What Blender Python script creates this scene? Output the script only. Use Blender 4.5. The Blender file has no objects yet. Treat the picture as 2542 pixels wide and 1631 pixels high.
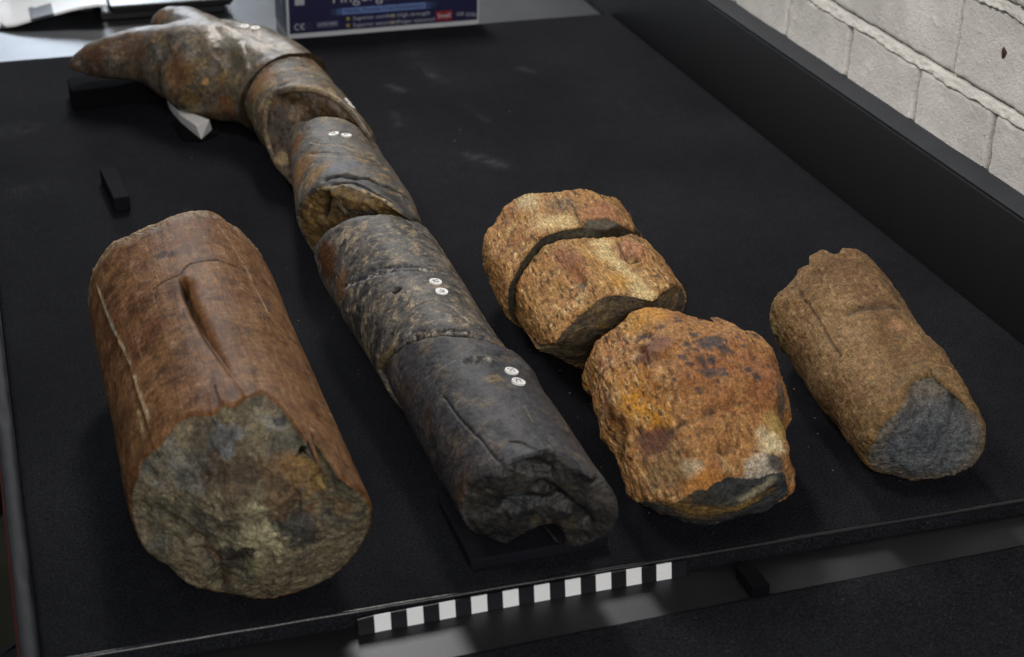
import bpy, bmesh, math, random
import numpy as np
from mathutils import Matrix, Vector
random.seed(4)
RNG = np.random.default_rng(4)
SC = bpy.context.scene
COL = SC.collection

# ------------------------------------------------------------------ camera
W0, H0, FP = 2542., 1631., 4025.
CP = np.array([W0/2, H0/2])
VY = np.array([-254., -1380.]); VX = np.array([14502.8, -996.3])
nrm = lambda v: v/np.linalg.norm(v)
AY = nrm(np.array([VY[0]-CP[0], -(VY[1]-CP[1]), -FP]))
AX = np.array([VX[0]-CP[0], -(VX[1]-CP[1]), -FP]); AX = nrm(AX-AY*(AX@AY))
AZ = np.cross(AX, AY)
M = np.array([AX, AY, AZ])                       # rows: world axes in camera space
CAM = np.array([-0.2787, -0.7703, 0.6246])
cd = bpy.data.cameras.new('camera'); cam = bpy.data.objects.new('camera', cd); COL.objects.link(cam)
m4 = Matrix.Identity(4)
for i in range(3):
    for j in range(3): m4[i][j] = float(M[i][j])
    m4[i][3] = float(CAM[i])
cam.matrix_world = m4
cd.sensor_width = 36; cd.lens = FP/W0*36; cd.clip_start = .02; cd.clip_end = 60
cd.dof.use_dof = True; cd.dof.focus_distance = 1.22; cd.dof.aperture_fstop = 10
SC.camera = cam
def ray(p): return M@np.array([p[0]-CP[0], -(p[1]-CP[1]), -FP])/FP
def at(px, z=0.):
    d = ray(px); return CAM+d*(z-CAM[2])/d[2]
def atx(px, x):
    d = ray(px); return CAM+d*(x-CAM[0])/d[0]
def aty(px, y):
    d = ray(px); return CAM+d*(y-CAM[1])/d[1]
def proj(P):
    q = (P-CAM)@M; return np.stack([CP[0]+FP*q[..., 0]/-q[..., 2], CP[1]-FP*q[..., 1]/-q[..., 2]], -1)

# ------------------------------------------------------------------ light
w = bpy.data.worlds.new('World'); SC.world = w; w.use_nodes = True
bg = w.node_tree.nodes['Background']; bg.inputs[0].default_value = (.80, .88, 1, 1); bg.inputs[1].default_value = .10
def lamp(name, loc, target, sx, sy, power, col, spread=180):
    ld = bpy.data.lights.new(name, 'AREA'); ld.shape = 'RECTANGLE'; ld.size = sx; ld.size_y = sy
    ld.energy = power; ld.color = col; ld.spread = math.radians(spread)
    o = bpy.data.objects.new(name, ld); COL.objects.link(o); o.location = loc
    o.rotation_euler = (Vector(target)-Vector(loc)).to_track_quat('-Z', 'Y').to_euler(); return o
lamp('ceiling_lamp', (.36, 2.5, 2.05), (.05, .35, 0), .30, .9, 47, (1, .95, .88))
lamp('window_lamp', (-.02, 4.3, 1.02), (-.05, .9, 0), .7, .5, 22, (.80, .89, 1))
lamp('wall_fill', (-.9, .45, 1.9), (.53, .45, .42), .5, .5, 3.3, (1, .95, .88), 55)  # added fill with no visible source, only brightens the wall
lamp('room_lamp', (-.3, -2.2, 1.35), (.05, .3, .05), 1.4, .7, 38, (1, .97, .94))
SC.view_settings.view_transform = 'Standard'; SC.view_settings.look = 'None'
SC.view_settings.exposure = 0; SC.view_settings.gamma = 1
SC.render.engine = 'CYCLES'; SC.cycles.max_bounces = 6; SC.cycles.use_denoising = True

# ------------------------------------------------------------------ helpers
def lin(h):
    if isinstance(h, str): c = [int(h[i:i+2], 16)/255 for i in (0, 2, 4)]
    else: c = h
    return np.array([x/12.92 if x <= .04045 else ((x+.055)/1.055)**2.4 for x in c])
def tag(o, label=None, cat=None, group=None, kind=None):
    if label: o['label'] = label
    if cat: o['category'] = cat
    if group: o['group'] = group
    if kind: o['kind'] = kind
    return o
def empty(name, loc=(0, 0, 0)):
    o = bpy.data.objects.new(name, None); COL.objects.link(o); o.location = loc; o.empty_display_size = .02; return o
def link(name, me, mat=None, parent=None):
    o = bpy.data.objects.new(name, me); COL.objects.link(o)
    if mat: me.materials.append(mat)
    if parent:
        o.parent = parent; o.matrix_parent_inverse = Matrix.Translation(-Vector(parent.location))
    return o
def mesh(name, V, Fc, mat=None, parent=None, smooth=False):
    me = bpy.data.meshes.new(name); me.from_pydata([tuple(map(float, v)) for v in V], [], [tuple(map(int, f)) for f in Fc]); me.update()
    if smooth: me.polygons.foreach_set('use_smooth', [True]*len(me.polygons))
    return link(name, me, mat, parent)
def quadmesh(name, V, Q, mat=None, parent=None, smooth=True, col=None, uv=None):
    """fast mesh from numpy; Q may hold -1 in the last slot for triangles"""
    me = bpy.data.meshes.new(name); nv = len(V)
    me.vertices.add(nv); me.vertices.foreach_set('co', np.asarray(V, np.float32).ravel())
    cnt = np.where(Q[:, 3] < 0, 3, 4); loops = Q.ravel(); loops = loops[loops >= 0]
    me.loops.add(len(loops)); me.loops.foreach_set('vertex_index', loops.astype(np.int32))
    me.polygons.add(len(Q)); st = np.concatenate([[0], np.cumsum(cnt)[:-1]])
    me.polygons.foreach_set('loop_start', st.astype(np.int32)); me.polygons.foreach_set('loop_total', cnt.astype(np.int32))
    me.polygons.foreach_set('use_smooth', np.full(len(Q), smooth))
    me.update(calc_edges=True); me.validate()
    if col is not None:
        a = me.color_attributes.new('Col', 'FLOAT_COLOR', 'POINT')
        a.data.foreach_set('color', np.concatenate([col, np.ones((nv, 1))], 1).astype(np.float32).ravel())
    if uv is not None:
        a = me.attributes.new('grain', 'FLOAT_VECTOR', 'POINT'); a.data.foreach_set('vector', np.asarray(uv, np.float32).ravel())
    return link(name, me, mat, parent)
def bm_obj(name, bm, mat, parent=None, smooth=False):
    me = bpy.data.meshes.new(name); bm.normal_update(); bm.to_mesh(me); bm.free()
    if smooth: me.polygons.foreach_set('use_smooth', [True]*len(me.polygons))
    return link(name, me, mat, parent)
def box_bm(x0, y0, z0, x1, y1, z1, bev=0, seg=2, bm=None):
    b = bm or bmesh.new(); r = bmesh.ops.create_cube(b, size=1)
    for v in r['verts']:
        v.co = Vector((x0+(v.co.x+.5)*(x1-x0), y0+(v.co.y+.5)*(y1-y0), z0+(v.co.z+.5)*(z1-z0)))
    if bev:
        es = list({e for v in r['verts'] for e in v.link_edges})
        bmesh.ops.bevel(b, geom=es, offset=bev, segments=seg, affect='EDGES', profile=.5)
    return b
def box(name, a, b_, mat, parent=None, bev=0, seg=2, smooth=False):
    return bm_obj(name, box_bm(*a, *b_, bev, seg), mat, parent, smooth)
def prism(name, poly, z0, z1, mat, parent=None, bev=0, topjit=0):
    """poly: list of xy (ccw); extruded z0..z1"""
    b = bmesh.new(); lo = [b.verts.new((p[0], p[1], z0)) for p in poly]; hi = [b.verts.new((p[0], p[1], z1+random.uniform(-topjit, topjit))) for p in poly]
    n = len(poly); b.faces.new(lo[::-1]); b.faces.new(hi)
    for i in range(n): b.faces.new((lo[i], lo[(i+1) % n], hi[(i+1) % n], hi[i]))
    bmesh.ops.recalc_face_normals(b, faces=b.faces[:])
    if bev: bmesh.ops.bevel(b, geom=b.edges[:], offset=bev, segments=2, affect='EDGES', profile=.5)
    return bm_obj(name, b, mat, parent)
# vectorised gradient noise
_PERM = RNG.permutation(256); _PERM = np.concatenate([_PERM, _PERM, _PERM]).astype(np.int64)
_G = RNG.normal(size=(256, 3)); _G /= np.linalg.norm(_G, axis=1, keepdims=True)
def perlin(P):
    I = np.floor(P).astype(np.int64); f = P-I; I &= 255; u = f*f*f*(f*(f*6-15)+10)
    res = 0
    for dx in (0, 1):
        wx = u[:, 0] if dx else 1-u[:, 0]
        a = _PERM[I[:, 0]+dx]
        for dy in (0, 1):
            wy = u[:, 1] if dy else 1-u[:, 1]
            b = _PERM[a+I[:, 1]+dy]
            for dz in (0, 1):
                wz = u[:, 2] if dz else 1-u[:, 2]
                g = _G[_PERM[b+I[:, 2]+dz] & 255]
                res = res+wx*wy*wz*(g[:, 0]*(f[:, 0]-dx)+g[:, 1]*(f[:, 1]-dy)+g[:, 2]*(f[:, 2]-dz))
    return res*1.6
def fbm(P, octv=4, gain=.5, seed=0., ridged=False):
    s = 0; a = 1; t = 0; Q = P+np.array([seed*17.3, seed*-9.1+3.7, seed*5.9])
    for _ in range(octv):
        n = perlin(Q)
        if ridged: n = 1-2*np.abs(n)
        s = s+a*n; t += a; a *= gain; Q = Q*2.03+11.7
    return s/t
def sm(a, b, x):
    t = np.clip((x-a)/(b-a), 0, 1); return t*t*(3-2*t)
def mix(c, k, m):
    m = np.clip(m, 0, 1)[:, None]; k = np.asarray(k, float)
    return c*(1-m)+(k if k.ndim == 2 else k[None])*m
def seg_dist(P, pts):
    d = np.full(len(P), 9.); 
    for a, b in zip(pts[:-1], pts[1:]):
        ab = b-a; t = np.clip(((P-a)@ab)/(ab@ab+1e-12), 0, 1)
        d = np.minimum(d, np.linalg.norm(P-a-t[:, None]*ab, axis=1))
    return d
def normals(V, Q):
    q = Q.copy(); tri = q[:, 3] < 0; q[tri, 3] = q[tri, 2]
    n = np.cross(V[q[:, 2]]-V[q[:, 0]], V[q[:, 3]]-V[q[:, 1]]); N = np.zeros_like(V)
    for k in range(4): np.add.at(N, q[:, k], n)
    return N/(np.linalg.norm(N, axis=1, keepdims=True)+1e-12)

# ------------------------------------------------------------------ materials
def nmat(name):
    m = bpy.data.materials.new(name); m.use_nodes = True; nt = m.node_tree
    return m, nt, nt.nodes['Principled BSDF']
def N(nt, t, **kw):
    n = nt.nodes.new(t)
    for k, v in kw.items(): setattr(n, k, v)
    return n
def noise_node(nt, vec, scale, detail=4, rough=.55):
    n = N(nt, 'ShaderNodeTexNoise'); n.inputs['Scale'].default_value = scale; n.inputs['Detail'].default_value = detail; n.inputs['Roughness'].default_value = rough
    nt.links.new(vec, n.inputs['Vector']); return n.outputs[0]
def mapr(nt, v, a, b, c, d):
    n = N(nt, 'ShaderNodeMapRange'); nt.links.new(v, n.inputs[0])
    for i, x in enumerate((a, b, c, d)): n.inputs[i+1].default_value = x
    return n.outputs[0]
def mixc(nt, fac, a, b, mode='MIX'):
    n = N(nt, 'ShaderNodeMix', data_type='RGBA', blend_type=mode)
    for i, x in ((0, fac), (6, a), (7, b)):
        if hasattr(x, 'links'): nt.links.new(x, n.inputs[i])
        elif i == 0: n.inputs[0].default_value = x
        else: n.inputs[i].default_value = (*x, 1)
    return n.outputs[2]
def bump(nt, bs, h, strength, dist, prev=None):
    b = N(nt, 'ShaderNodeBump'); b.inputs['Strength'].default_value = strength; b.inputs['Distance'].default_value = dist
    nt.links.new(h, b.inputs['Height'])
    if prev: nt.links.new(prev, b.inputs['Normal'])
    nt.links.new(b.outputs[0], bs.inputs['Normal']); return b.outputs[0]
def plain(name, c, rough=.6, metal=0, var=.25, scale=60, bmp=.2, bscale=400, bdist=.0004, spec=.5, speck=0, speckc=(.3, .3, .3)):
    m, nt, bs = nmat(name); tc = N(nt, 'ShaderNodeTexCoord').outputs['Object']
    n = noise_node(nt, tc, scale, 5)
    c = np.array(c, float)
    col = mixc(nt, mapr(nt, n, .3, .7, 0, 1), tuple(c*(1-var)), tuple(np.minimum(c*(1+var), 1)))
    if speck:
        s = noise_node(nt, tc, bscale*1.3, 2, .5); col = mixc(nt, mapr(nt, s, .64, .74, 0, speck), col, speckc)
    nt.links.new(col, bs.inputs['Base Color'])
    bs.inputs['Roughness'].default_value = rough; bs.inputs['Metallic'].default_value = metal; bs.inputs['Specular IOR Level'].default_value = spec
    if bmp: bump(nt, bs, noise_node(nt, tc, bscale, 3), bmp, bdist)
    return m
def fossil_mat(name, rough=.5, rvar=.15, grain=1, gb=.35, pb=.4, pscale=520, pdist=.0006, spec=.4, cv=.22):
    """vertex pigment, fine mottling, grain drawn out along the piece (attribute 'grain'), pits"""
    m, nt, bs = nmat(name); at_ = N(nt, 'ShaderNodeAttribute', attribute_name='Col').outputs['Color']
    gr = N(nt, 'ShaderNodeAttribute', attribute_name='grain').outputs['Vector']
    tc = N(nt, 'ShaderNodeTexCoord').outputs['Object']
    mp = N(nt, 'ShaderNodeMapping'); mp.inputs['Scale'].default_value = (1, .13, 1); nt.links.new(gr, mp.inputs[0])
    n1 = noise_node(nt, tc, 260, 5, .65); n2 = noise_node(nt, mp.outputs[0], 900, 3, .6); n3 = noise_node(nt, tc, pscale, 4, .6)
    c = mixc(nt, 1., at_, mixc(nt, mapr(nt, n1, .34, .66, 0, 1), (1-cv*1.3,)*3, (1+cv*1.3,)*3), 'MULTIPLY')
    n5 = noise_node(nt, tc, 900, 3, .6); c = mixc(nt, 1., c, mixc(nt, mapr(nt, n5, .36, .64, 0, 1), (1-cv*1.2,)*3, (1+cv*1.2,)*3), 'MULTIPLY')
    if grain: c = mixc(nt, grain, c, mixc(nt, mapr(nt, n2, .34, .66, 0, 1), (.62, .60, .56), (1.3, 1.27, 1.22)), 'MULTIPLY')
    nt.links.new(c, bs.inputs['Base Color'])
    r = N(nt, 'ShaderNodeMath', operation='MULTIPLY_ADD'); nt.links.new(n1, r.inputs[0]); r.inputs[1].default_value = rvar*2; r.inputs[2].default_value = rough-rvar
    nt.links.new(r.outputs[0], bs.inputs['Roughness']); bs.inputs['Specular IOR Level'].default_value = spec
    p = bump(nt, bs, n3, pb, pdist)
    if gb: bump(nt, bs, n2, gb, .0005, p)
    return m
M_BONE = fossil_mat('brown_bone', .55, .12, .5, .5, .3, 700, .0006, .15, .26)
M_BREAK = fossil_mat('bone_break', .66, .1, 0, 0, .9, 300, .0016, .3, .34)
M_TUSK = fossil_mat('dark_horn', .55, .14, .25, .15, .35, 420, .0007, .2, .34)
M_HEAD = fossil_mat('sheeny_horn', .42, .14, .2, .15, .35, 420, .0008, .55, .32)
M_TUSKB = fossil_mat('dark_horn_break', .55, .12, 0, 0, .6, 300, .0012, .4, .3)
M_ROCK = fossil_mat('ochre_rock', .74, .1, 1, 1, .6, 420, .0012, .25, .30)
M_ROCKB = fossil_mat('ochre_break', .72, .12, .7, .8, .6, 420, .0014, .3, .30)
M_SAND = fossil_mat('sandy_crust', .76, .1, .5, .5, .9, 300, .0020, .25, .30)
M_GREY = fossil_mat('grey_break', .7, .1, 0, 0, 1, 300, .0020, .35, .36)
M_FOAM = plain('black_foam', lin('191a1f'), .85, 0, .16, 30, .55, 900, .0006, .04, .35, (.05, .05, .06))
M_FOAMB = plain('black_foam_block', lin('0d0d10'), .9, 0, .15, 40, .5, 900, .0006, .05)
M_RAIL = plain('black_rail', lin('0d0e11'), .62, 0, .1, 30, .35, 700, .0005, .5)
M_METAL = plain('grey_metal', (.050, .052, .057), .45, .85, .12, 14, .25, 1100, .0003, .5, .2, (.35, .36, .38))
M_EDGE = plain('grey_edging', lin('22242a'), .8, 0, .2, 60, .4, 600, .0006)
M_RED = plain('red_board', lin('5a1d14'), .6, 0, .2, 40, .2)
M_WHITE = plain('white_plastic', (.88, .885, .89), .45, 0, .03, 30, 0)
M_BLACK = plain('black_plastic', (.006, .006, .008), .4, 0, .1, 30, .1)
M_GLOSSB = plain('gloss_black', (.008, .009, .011), .28, 0, .1, 30, .05, spec=.25)
M_WFOAM = plain('white_foam', (.72, .70, .68), .7, 0, .04, 60, .3, 500, .0005)
M_STICK = plain('sticker_paper', (.82, .82, .80), .5, 0, .04, 300, 0)
M_INK = plain('ink', (.02, .02, .025), .6, 0, .1, 100, 0)

# ------------------------------------------------------------------ table, mats, rail
TZ = -.012
tb = tag(empty('work_table', (.1, .6, TZ)), 'dark metal topped work table with a tall black side rail by the white wall', 'table')
box('table_top', (-.300, -.9, TZ-.02), (.498, 2.1, TZ), M_METAL, tb, .001, 1)
box('back_sheen', (-.2995, 1.118, TZ-.001), (.4975, 2.1, TZ+.0006), plain('sheen_metal', (.088, .094, .104), .40, .85, .12, 14, .25, 1100, .0003, .5, .2, (.35, .36, .38)), tb, .0003, 1)  # paler copy of the table metal; bright back reflection put into its colour
box('red_edge', (-.3054, -.9, TZ-.034), (-.2985, 2.1, TZ-.010), M_RED, tb, .0008, 1)
# ragged grey rubber edging along the left side
ny = 260; ys = np.linspace(-.4, 1.9, ny); prof = [(-.3030, TZ-.010), (-.3032, -.006), (-.3018, -.0026), (-.2990, -.0012), (-.2955, -.0014), (-.2935, -.003), (-.2925, -.007), (-.2925, TZ)]
V = []; 
for j, (px_, pz) in enumerate(prof):
    nn = fbm(np.stack([ys*45, np.full(ny, j*.35), np.zeros(ny)], 1), 3, seed=2)
    ck = np.maximum(0, fbm(np.stack([ys*16, np.full(ny, j*.2), np.ones(ny)], 1), 3, seed=5)-.12)*(j in (3, 4, 5, 6))*1.6
    V.append(np.stack([px_+nn*.0006-ck*.006*(j > 3), ys, pz+nn*.0004-ck*.012*(pz > -.0115)], 1))
V = np.concatenate(V); Q = []
for j in range(len(prof)-1):
    a = j*ny+np.arange(ny-1); Q.append(np.stack([a, a+1, a+ny+1, a+ny], 1))
quadmesh('edge_strip', V, np.concatenate(Q)[:, ::-1], M_EDGE, tb)
# rail
b = box_bm(.498, -.9, TZ, .5265, 2.1, .0960, .003, 3)
bm_obj('side_rail', b, M_RAIL, tb, True)
bm_obj('rail_lit_top', box_bm(.4978, -.9, .0958, .5267, 2.1, .0988, .0014, 3), plain('rail_lit_grey', lin('24272c'), .7, 0, .14, 25, .4, 700, .0006, .2), tb, True)  # rail's lit top, painted as a separate strip of lighter grey
def foam_mat_mesh(name, x0, x1, y0, y1, z0, z1, nx, ny, dust):
    e = [(0, z0), (0, z0+(z1-z0)*.45), (.0008, z1-.0022), (.0022, z1-.0007), (.0045, z1)]
    xs = [x0+d for d, _ in e]+list(np.linspace(x0+.012, x1-.012, nx))+[x1-d for d, _ in e[::-1]]
    zx = [z for _, z in e]+[z1]*nx+[z for _, z in e[::-1]]
    yy = [y0+d for d, _ in e]+list(np.linspace(y0+.012, y1-.012, ny))+[y1-d for d, _ in e[::-1]]
    zy = [z for _, z in e]+[z1]*ny+[z for _, z in e[::-1]]
    X, Yg = np.meshgrid(xs, yy); Z = np.minimum(*np.meshgrid(zx, zy))
    P = np.stack([X.ravel(), Yg.ravel(), Z.ravel()], 1)
    top = Z.ravel() > z1-.003
    und = fbm(P*np.array([5, 5, 0]), 3, seed=3)
    P[:, 2] += und*.0005*top
    if y0 > -.1: P[:, 1] += (.0057-.028*P[:, 0])*np.clip(1-(P[:, 1]-y0)/.06, 0, 1)
    edge = np.minimum.reduce([P[:, 0]-x0, x1-P[:, 0], P[:, 1]-y0, y1-P[:, 1]]) < .006
    wob = fbm(P*np.array([30, 30, 0]), 3, seed=6)*.0007; P[:, 1] += wob*edge
    base = lin('1a1b1f')
    c = np.tile(base, (len(P), 1)); c *= (1+.5*fbm(P*np.array([7, 7, 0]), 4, seed=8)[:, None])
    c *= (1+.25*fbm(P*np.array([90, 90, 0]), 3, seed=9)[:, None])
    for (a, b_, wd, st) in dust:
        a = np.append(at(a, z1)[:2], z1); b_ = np.append(at(b_, z1)[:2], z1)
        d = seg_dist(P*np.array([1, 1, 0]), np.array([a, b_])*np.array([1, 1, 0]))
        msk = np.exp(-(d/wd)**2)*np.clip(.5+1.3*fbm(P*np.array([70, 70, 0]), 4, seed=12), 0, 1)
        c = mix(c, lin('6d6f70'), msk*st*top*.42)
    n0 = len(yy); m0 = len(xs); ii = np.arange(n0*m0).reshape(n0, m0)
    Qd = np.stack([ii[:-1, :-1], ii[:-1, 1:], ii[1:, 1:], ii[1:, :-1]], -1).reshape(-1, 4)
    m, nt, bs = nmat(name+'_foam'); tc = N(nt, 'ShaderNodeTexCoord').outputs['Object']
    ac = N(nt, 'ShaderNodeAttribute', attribute_name='Col').outputs['Color']
    n1 = noise_node(nt, tc, 620, 3, .7); n2 = noise_node(nt, tc, 420, 2, .5)
    cc = mixc(nt, 1., ac, mixc(nt, mapr(nt, n1, .34, .66, 0, 1), (.35,)*3, (1.75,)*3), 'MULTIPLY')
    cc = mixc(nt, mapr(nt, n2, .70, .78, 0, .5), cc, tuple(lin('5a5c62')))
    nt.links.new(cc, bs.inputs['Base Color']); bs.inputs['Roughness'].default_value = .85; bs.inputs['Specular IOR Level'].default_value = .035
    bump(nt, bs, n1, .5, .0005)
    return quadmesh(name, P, Qd, m, None, True, c)
DUST = [((1030, 165), (1075, 190), .005, .5), ((960, 212), (1000, 225), .006, .5), ((1170, 385), (1245, 410), .008, .6), ((1140, 250), (1210, 300), .004, .18),
        ((1290, 168), (1320, 178), .005, .35), ((60, 320), (30, 325), .02, .25), ((975, 280), (990, 310), .005, .3), ((1118, 405), (1120, 406), .002, .8),
        ((120, 460), (60, 470), .02, .15), ((1000, 120), (1110, 200), .02, .12), ((680, 740), (700, 745), .003, .3), ((460, 520), (470, 516), .003, .3)]
mat1 = tag(foam_mat_mesh('foam_mat', -.2915, .4975, .0015, 1.1165, TZ, 0, 170, 240, DUST), 'large black foam mat under all the fossils, dusty towards the back', 'foam mat')
mat2 = tag(foam_mat_mesh('foam_mat', -.2905, .4975, -.86, -.0365, TZ, -.0085, 90, 90, []), 'plain black foam mat in the near corner, below the grey metal gap', 'foam mat')

bx = np.linspace(-.291, .4965, 240); by = .0016+.0057-.028*bx+fbm(np.stack([bx*30, bx*0, bx*0], 1), 3, seed=6)*.0005
ba = np.linspace(0, 2*np.pi, 9)[:-1]; V = np.concatenate([np.stack([bx, by+.0016*np.cos(a)+.0006, -.0012+.0016*np.sin(a)+fbm(np.stack([bx*300, bx*0, bx*0+a], 1), 2, seed=2)*.00012], 1) for a in ba])
Q = np.concatenate([np.stack([j*240+np.arange(239), j*240+np.arange(1, 240), (j+1) % 8*240+np.arange(1, 240), (j+1) % 8*240+np.arange(239)], 1) for j in range(8)])
quadmesh('edge_bead', V, Q, plain('black_rubber', (.012, .012, .014), .3, 0, .2, 80, .3, 900, .0004, .6), mat1)

# ------------------------------------------------------------------ painted brick wall
XW = .528
wl = tag(empty('brick_wall', (XW, .6, 0)), 'rough white painted brick wall behind the black side rail', 'wall')
def wall_mat(name, c):
    m, nt, bs = nmat(name); tc = N(nt, 'ShaderNodeTexCoord').outputs['Object']
    n1 = noise_node(nt, tc, 16, 5, .6); n2 = noise_node(nt, tc, 240, 5, .7); n3 = noise_node(nt, tc, 60, 5, .65)
    col = mixc(nt, mapr(nt, n1, .3, .7, 0, 1), tuple(np.array(c)*.78), tuple(np.minimum(np.array(c)*1.06, .85)))
    col = mixc(nt, mapr(nt, n2, .62, .74, 0, .35), col, (.30, .285, .25))
    nt.links.new(col, bs.inputs['Base Color']); bs.inputs['Roughness'].default_value = .7; bs.inputs['Specular IOR Level'].default_value = .3
    n4 = noise_node(nt, tc, 650, 4, .7); p = bump(nt, bs, n3, .25, .002); p = bump(nt, bs, n2, .7, .0018, p); bump(nt, bs, n4, .7, .0012, p); return m
M_WALL = wall_mat('white_paint', (.75, .725, .69)); M_MORT = wall_mat('painted_mortar', (.64, .62, .585))
def slab(name, y0, y1, z0, z1, depth, mat, seed, rough=.0012, res=.0022, rnd=.006, topshelf=0., parent=wl):
    """rough brick face looking towards -x, edges rolled back to the joint"""
    ny_ = max(6, int((y1-y0)/res)); nz_ = max(6, int((z1-z0)/res))
    Yg, Zg = np.meshgrid(np.linspace(y0, y1, ny_), np.linspace(z0, z1, nz_))
    y, z = Yg.ravel(), Zg.ravel()
    d = np.minimum.reduce([y-y0, y1-y, z-z0, z1-z])
    PP = np.stack([y, z, np.full_like(y, seed)], 1)
    en = fbm(PP*90, 3, seed=seed)
    roll = np.clip(1-(d+en*.0022*(d > 1e-6))/rnd, 0, 1)**2.2
    x = XW-depth+roll*(depth+.003)+fbm(PP*18, 3, seed=seed+1)*rough*1.0-np.maximum(0, fbm(PP*70, 3, seed=seed+2)-.32)*rough*3
    y = y+en*.0012; z = z+fbm(PP*60, 2, seed=seed+4)*.0018
    ii = np.arange(nz_*ny_).reshape(nz_, ny_)
    Qd = np.stack([ii[:-1, :-1], ii[1:, :-1], ii[1:, 1:], ii[:-1, 1:]], -1).reshape(-1, 4)
    return quadmesh(name, np.stack([x, y, z], 1), Qd, mat, parent)
box('backing', (XW+.006, -.5, TZ-.9), (XW+.1, 2.2, .9), M_MORT, wl)
J1 = [.196, .322, .442, .568, .696, .822, .948]; k = 1
for a, b_ in zip(J1[:-1], J1[1:]):
    slab('brick', a+.0008, b_-.0008, .074, .1525, .0040, M_WALL, k*3.1, rnd=.007); k += 1
J2 = [.154, .394, .634, .874]
for a, b_ in zip(J2[:-1], J2[1:]):
    slab('brick', a+.0006, b_-.0006, .1585, .2355, .0016, M_WALL, k*3.1, rnd=.0035); k += 1
J3 = [.07, .196, .322, .442, .568]
for a, b_ in zip(J3[:-1], J3[1:]):
    slab('brick', a+.0006, b_-.0006, .242, .32, .0040, M_WALL, k*3.1, rnd=.007); k += 1
# thick smeared mortar lying on the lower course, recessed under the next
def mortar(z0, z1, depth, seed, ya, yb):
    ny_ = int((yb-ya)/.0022); nz_ = 9
    Yg, Zg = np.meshgrid(np.linspace(ya, yb, ny_), np.linspace(0, 1, nz_)); y = Yg.ravel(); t = Zg.ravel()
    wob = fbm(np.stack([y*26, t*0, t*0+seed], 1), 5, .6, seed=seed)*.0075
    x = XW-depth*np.clip(1-t, 0, 1)**.8*(1+.35*fbm(np.stack([y*25, t*0, t*0], 1), 3, seed=seed+5))+fbm(np.stack([y*110, t*3, t*0], 1), 4, .65, seed=seed+2)*.0022
    x[t > .93] = XW+.005; x[t < .01] = XW+.001
    z = z0+(z1-z0)*t+wob*(1-t*.7)
    ii = np.arange(nz_*ny_).reshape(nz_, ny_)
    Qd = np.stack([ii[:-1, :-1], ii[1:, :-1], ii[1:, 1:], ii[:-1, 1:]], -1).reshape(-1, 4)
    quadmesh('mortar_bed', np.stack([x, y, z], 1), Qd, M_MORT, wl)
mortar(.1478, .1590, .0052, 3, .15, .95); mortar(.2320, .2415, .0038, 7, .07, .6)
pc = atx((2492, 132), XW-.002)
bmh = bmesh.new(); bmesh.ops.create_uvsphere(bmh, u_segments=14, v_segments=8, radius=1)
for v in bmh.verts:
    v.co = Vector((pc[0]+v.co.x*.0012, pc[1]+v.co.y*.0030*(1+.25*math.sin(3*v.co.z)), pc[2]+v.co.z*.0046*(1+.2*math.sin(4*v.co.y))))
bm_obj('rust_chip', bmh, plain('rust', lin('3a221c'), .8, 0, .3, 300, .3), wl, True)

# ------------------------------------------------------------------ floor, stool, bag
M_FLOOR = plain('floor_vinyl', (.042, .036, .018), .7, 0, .25, 12, .15, 300, .0006, .08)
FZ = -.86
fl = tag(box('floor', (-3.2, -2.5, FZ-.05), (1.0, 5.5, FZ), M_FLOOR), kind='structure')
for q in range(3):
    yq = at((20, 1130), FZ)[1]+(q-1)*.6
    s = box('floor_seam', (-3.2, yq-.003, FZ-.001), (-.3, yq+.003, FZ+.001), plain('seam', (.07, .065, .05), .6), fl)
p0, p1 = at((10, 1185), FZ), at((60, 1120), FZ); dv = nrm(p1-p0); sd = np.array([dv[1], -dv[0], 0])*.004
for off in (0, .035):
    o_ = np.array([0, -off*1.5, .001]); a, b_ = p0-dv*.4+o_, p1+dv*.3+o_
    mesh('scuff_mark', [a-sd, a+sd, b_+sd, b_-sd], [(0, 1, 2, 3)], plain('scuff', (.03, .03, .026), .6), fl)
st = at((-62, 1185), FZ+.45)
stool = tag(empty('stool', (st[0], st[1], FZ)), 'round black padded stool beside the table at the left edge', 'stool')
def lathe(name, prof, c, mat, parent, n=48):
    V = []; Fc = []
    for r, z in prof:
        for i in range(n): V.append((c[0]+r*math.cos(i*2*math.pi/n), c[1]+r*math.sin(i*2*math.pi/n), c[2]+z))
    for j in range(len(prof)-1):
        for i in range(n): Fc.append((j*n+i, j*n+(i+1) % n, (j+1)*n+(i+1) % n, (j+1)*n+i))
    return mesh(name, V, Fc, mat, parent, True)
rs = .0
pr = at((9, 1150), FZ+.45); rs = np.linalg.norm((pr-st)[:2])+.05; st2 = (pr[0]-rs, pr[1], FZ)
stool.location = st2
lathe('seat', [(0, .40), (rs*.96, .40), (rs, .42), (rs, .45), (rs*.94, .47), (0, .478)], st2, plain('stool_vinyl', (.012, .009, .011), .5), stool)
lathe('post', [(.025, .03), (.025, .40)], st2, M_BLACK, stool)
lathe('base', [(rs*1.0, 0), (rs*1.0, .02), (.03, .05), (.0, .05)], st2, M_BLACK, stool)
bp = [at(p, FZ+.22) for p in ((-60, 1640), (0, 1590), (45, 1563), (80, 1554), (97, 1556), (150, 1640), (160, 1760), (-60, 1800))]
bag = prism('bag', [(p[0], p[1]) for p in bp][::-1], FZ, FZ+.22, plain('bag_cloth', (.006, .006, .007), .8), None, .02)
tag(bag, 'black cloth bag on the floor beside the table in the near left corner', 'bag')

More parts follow.
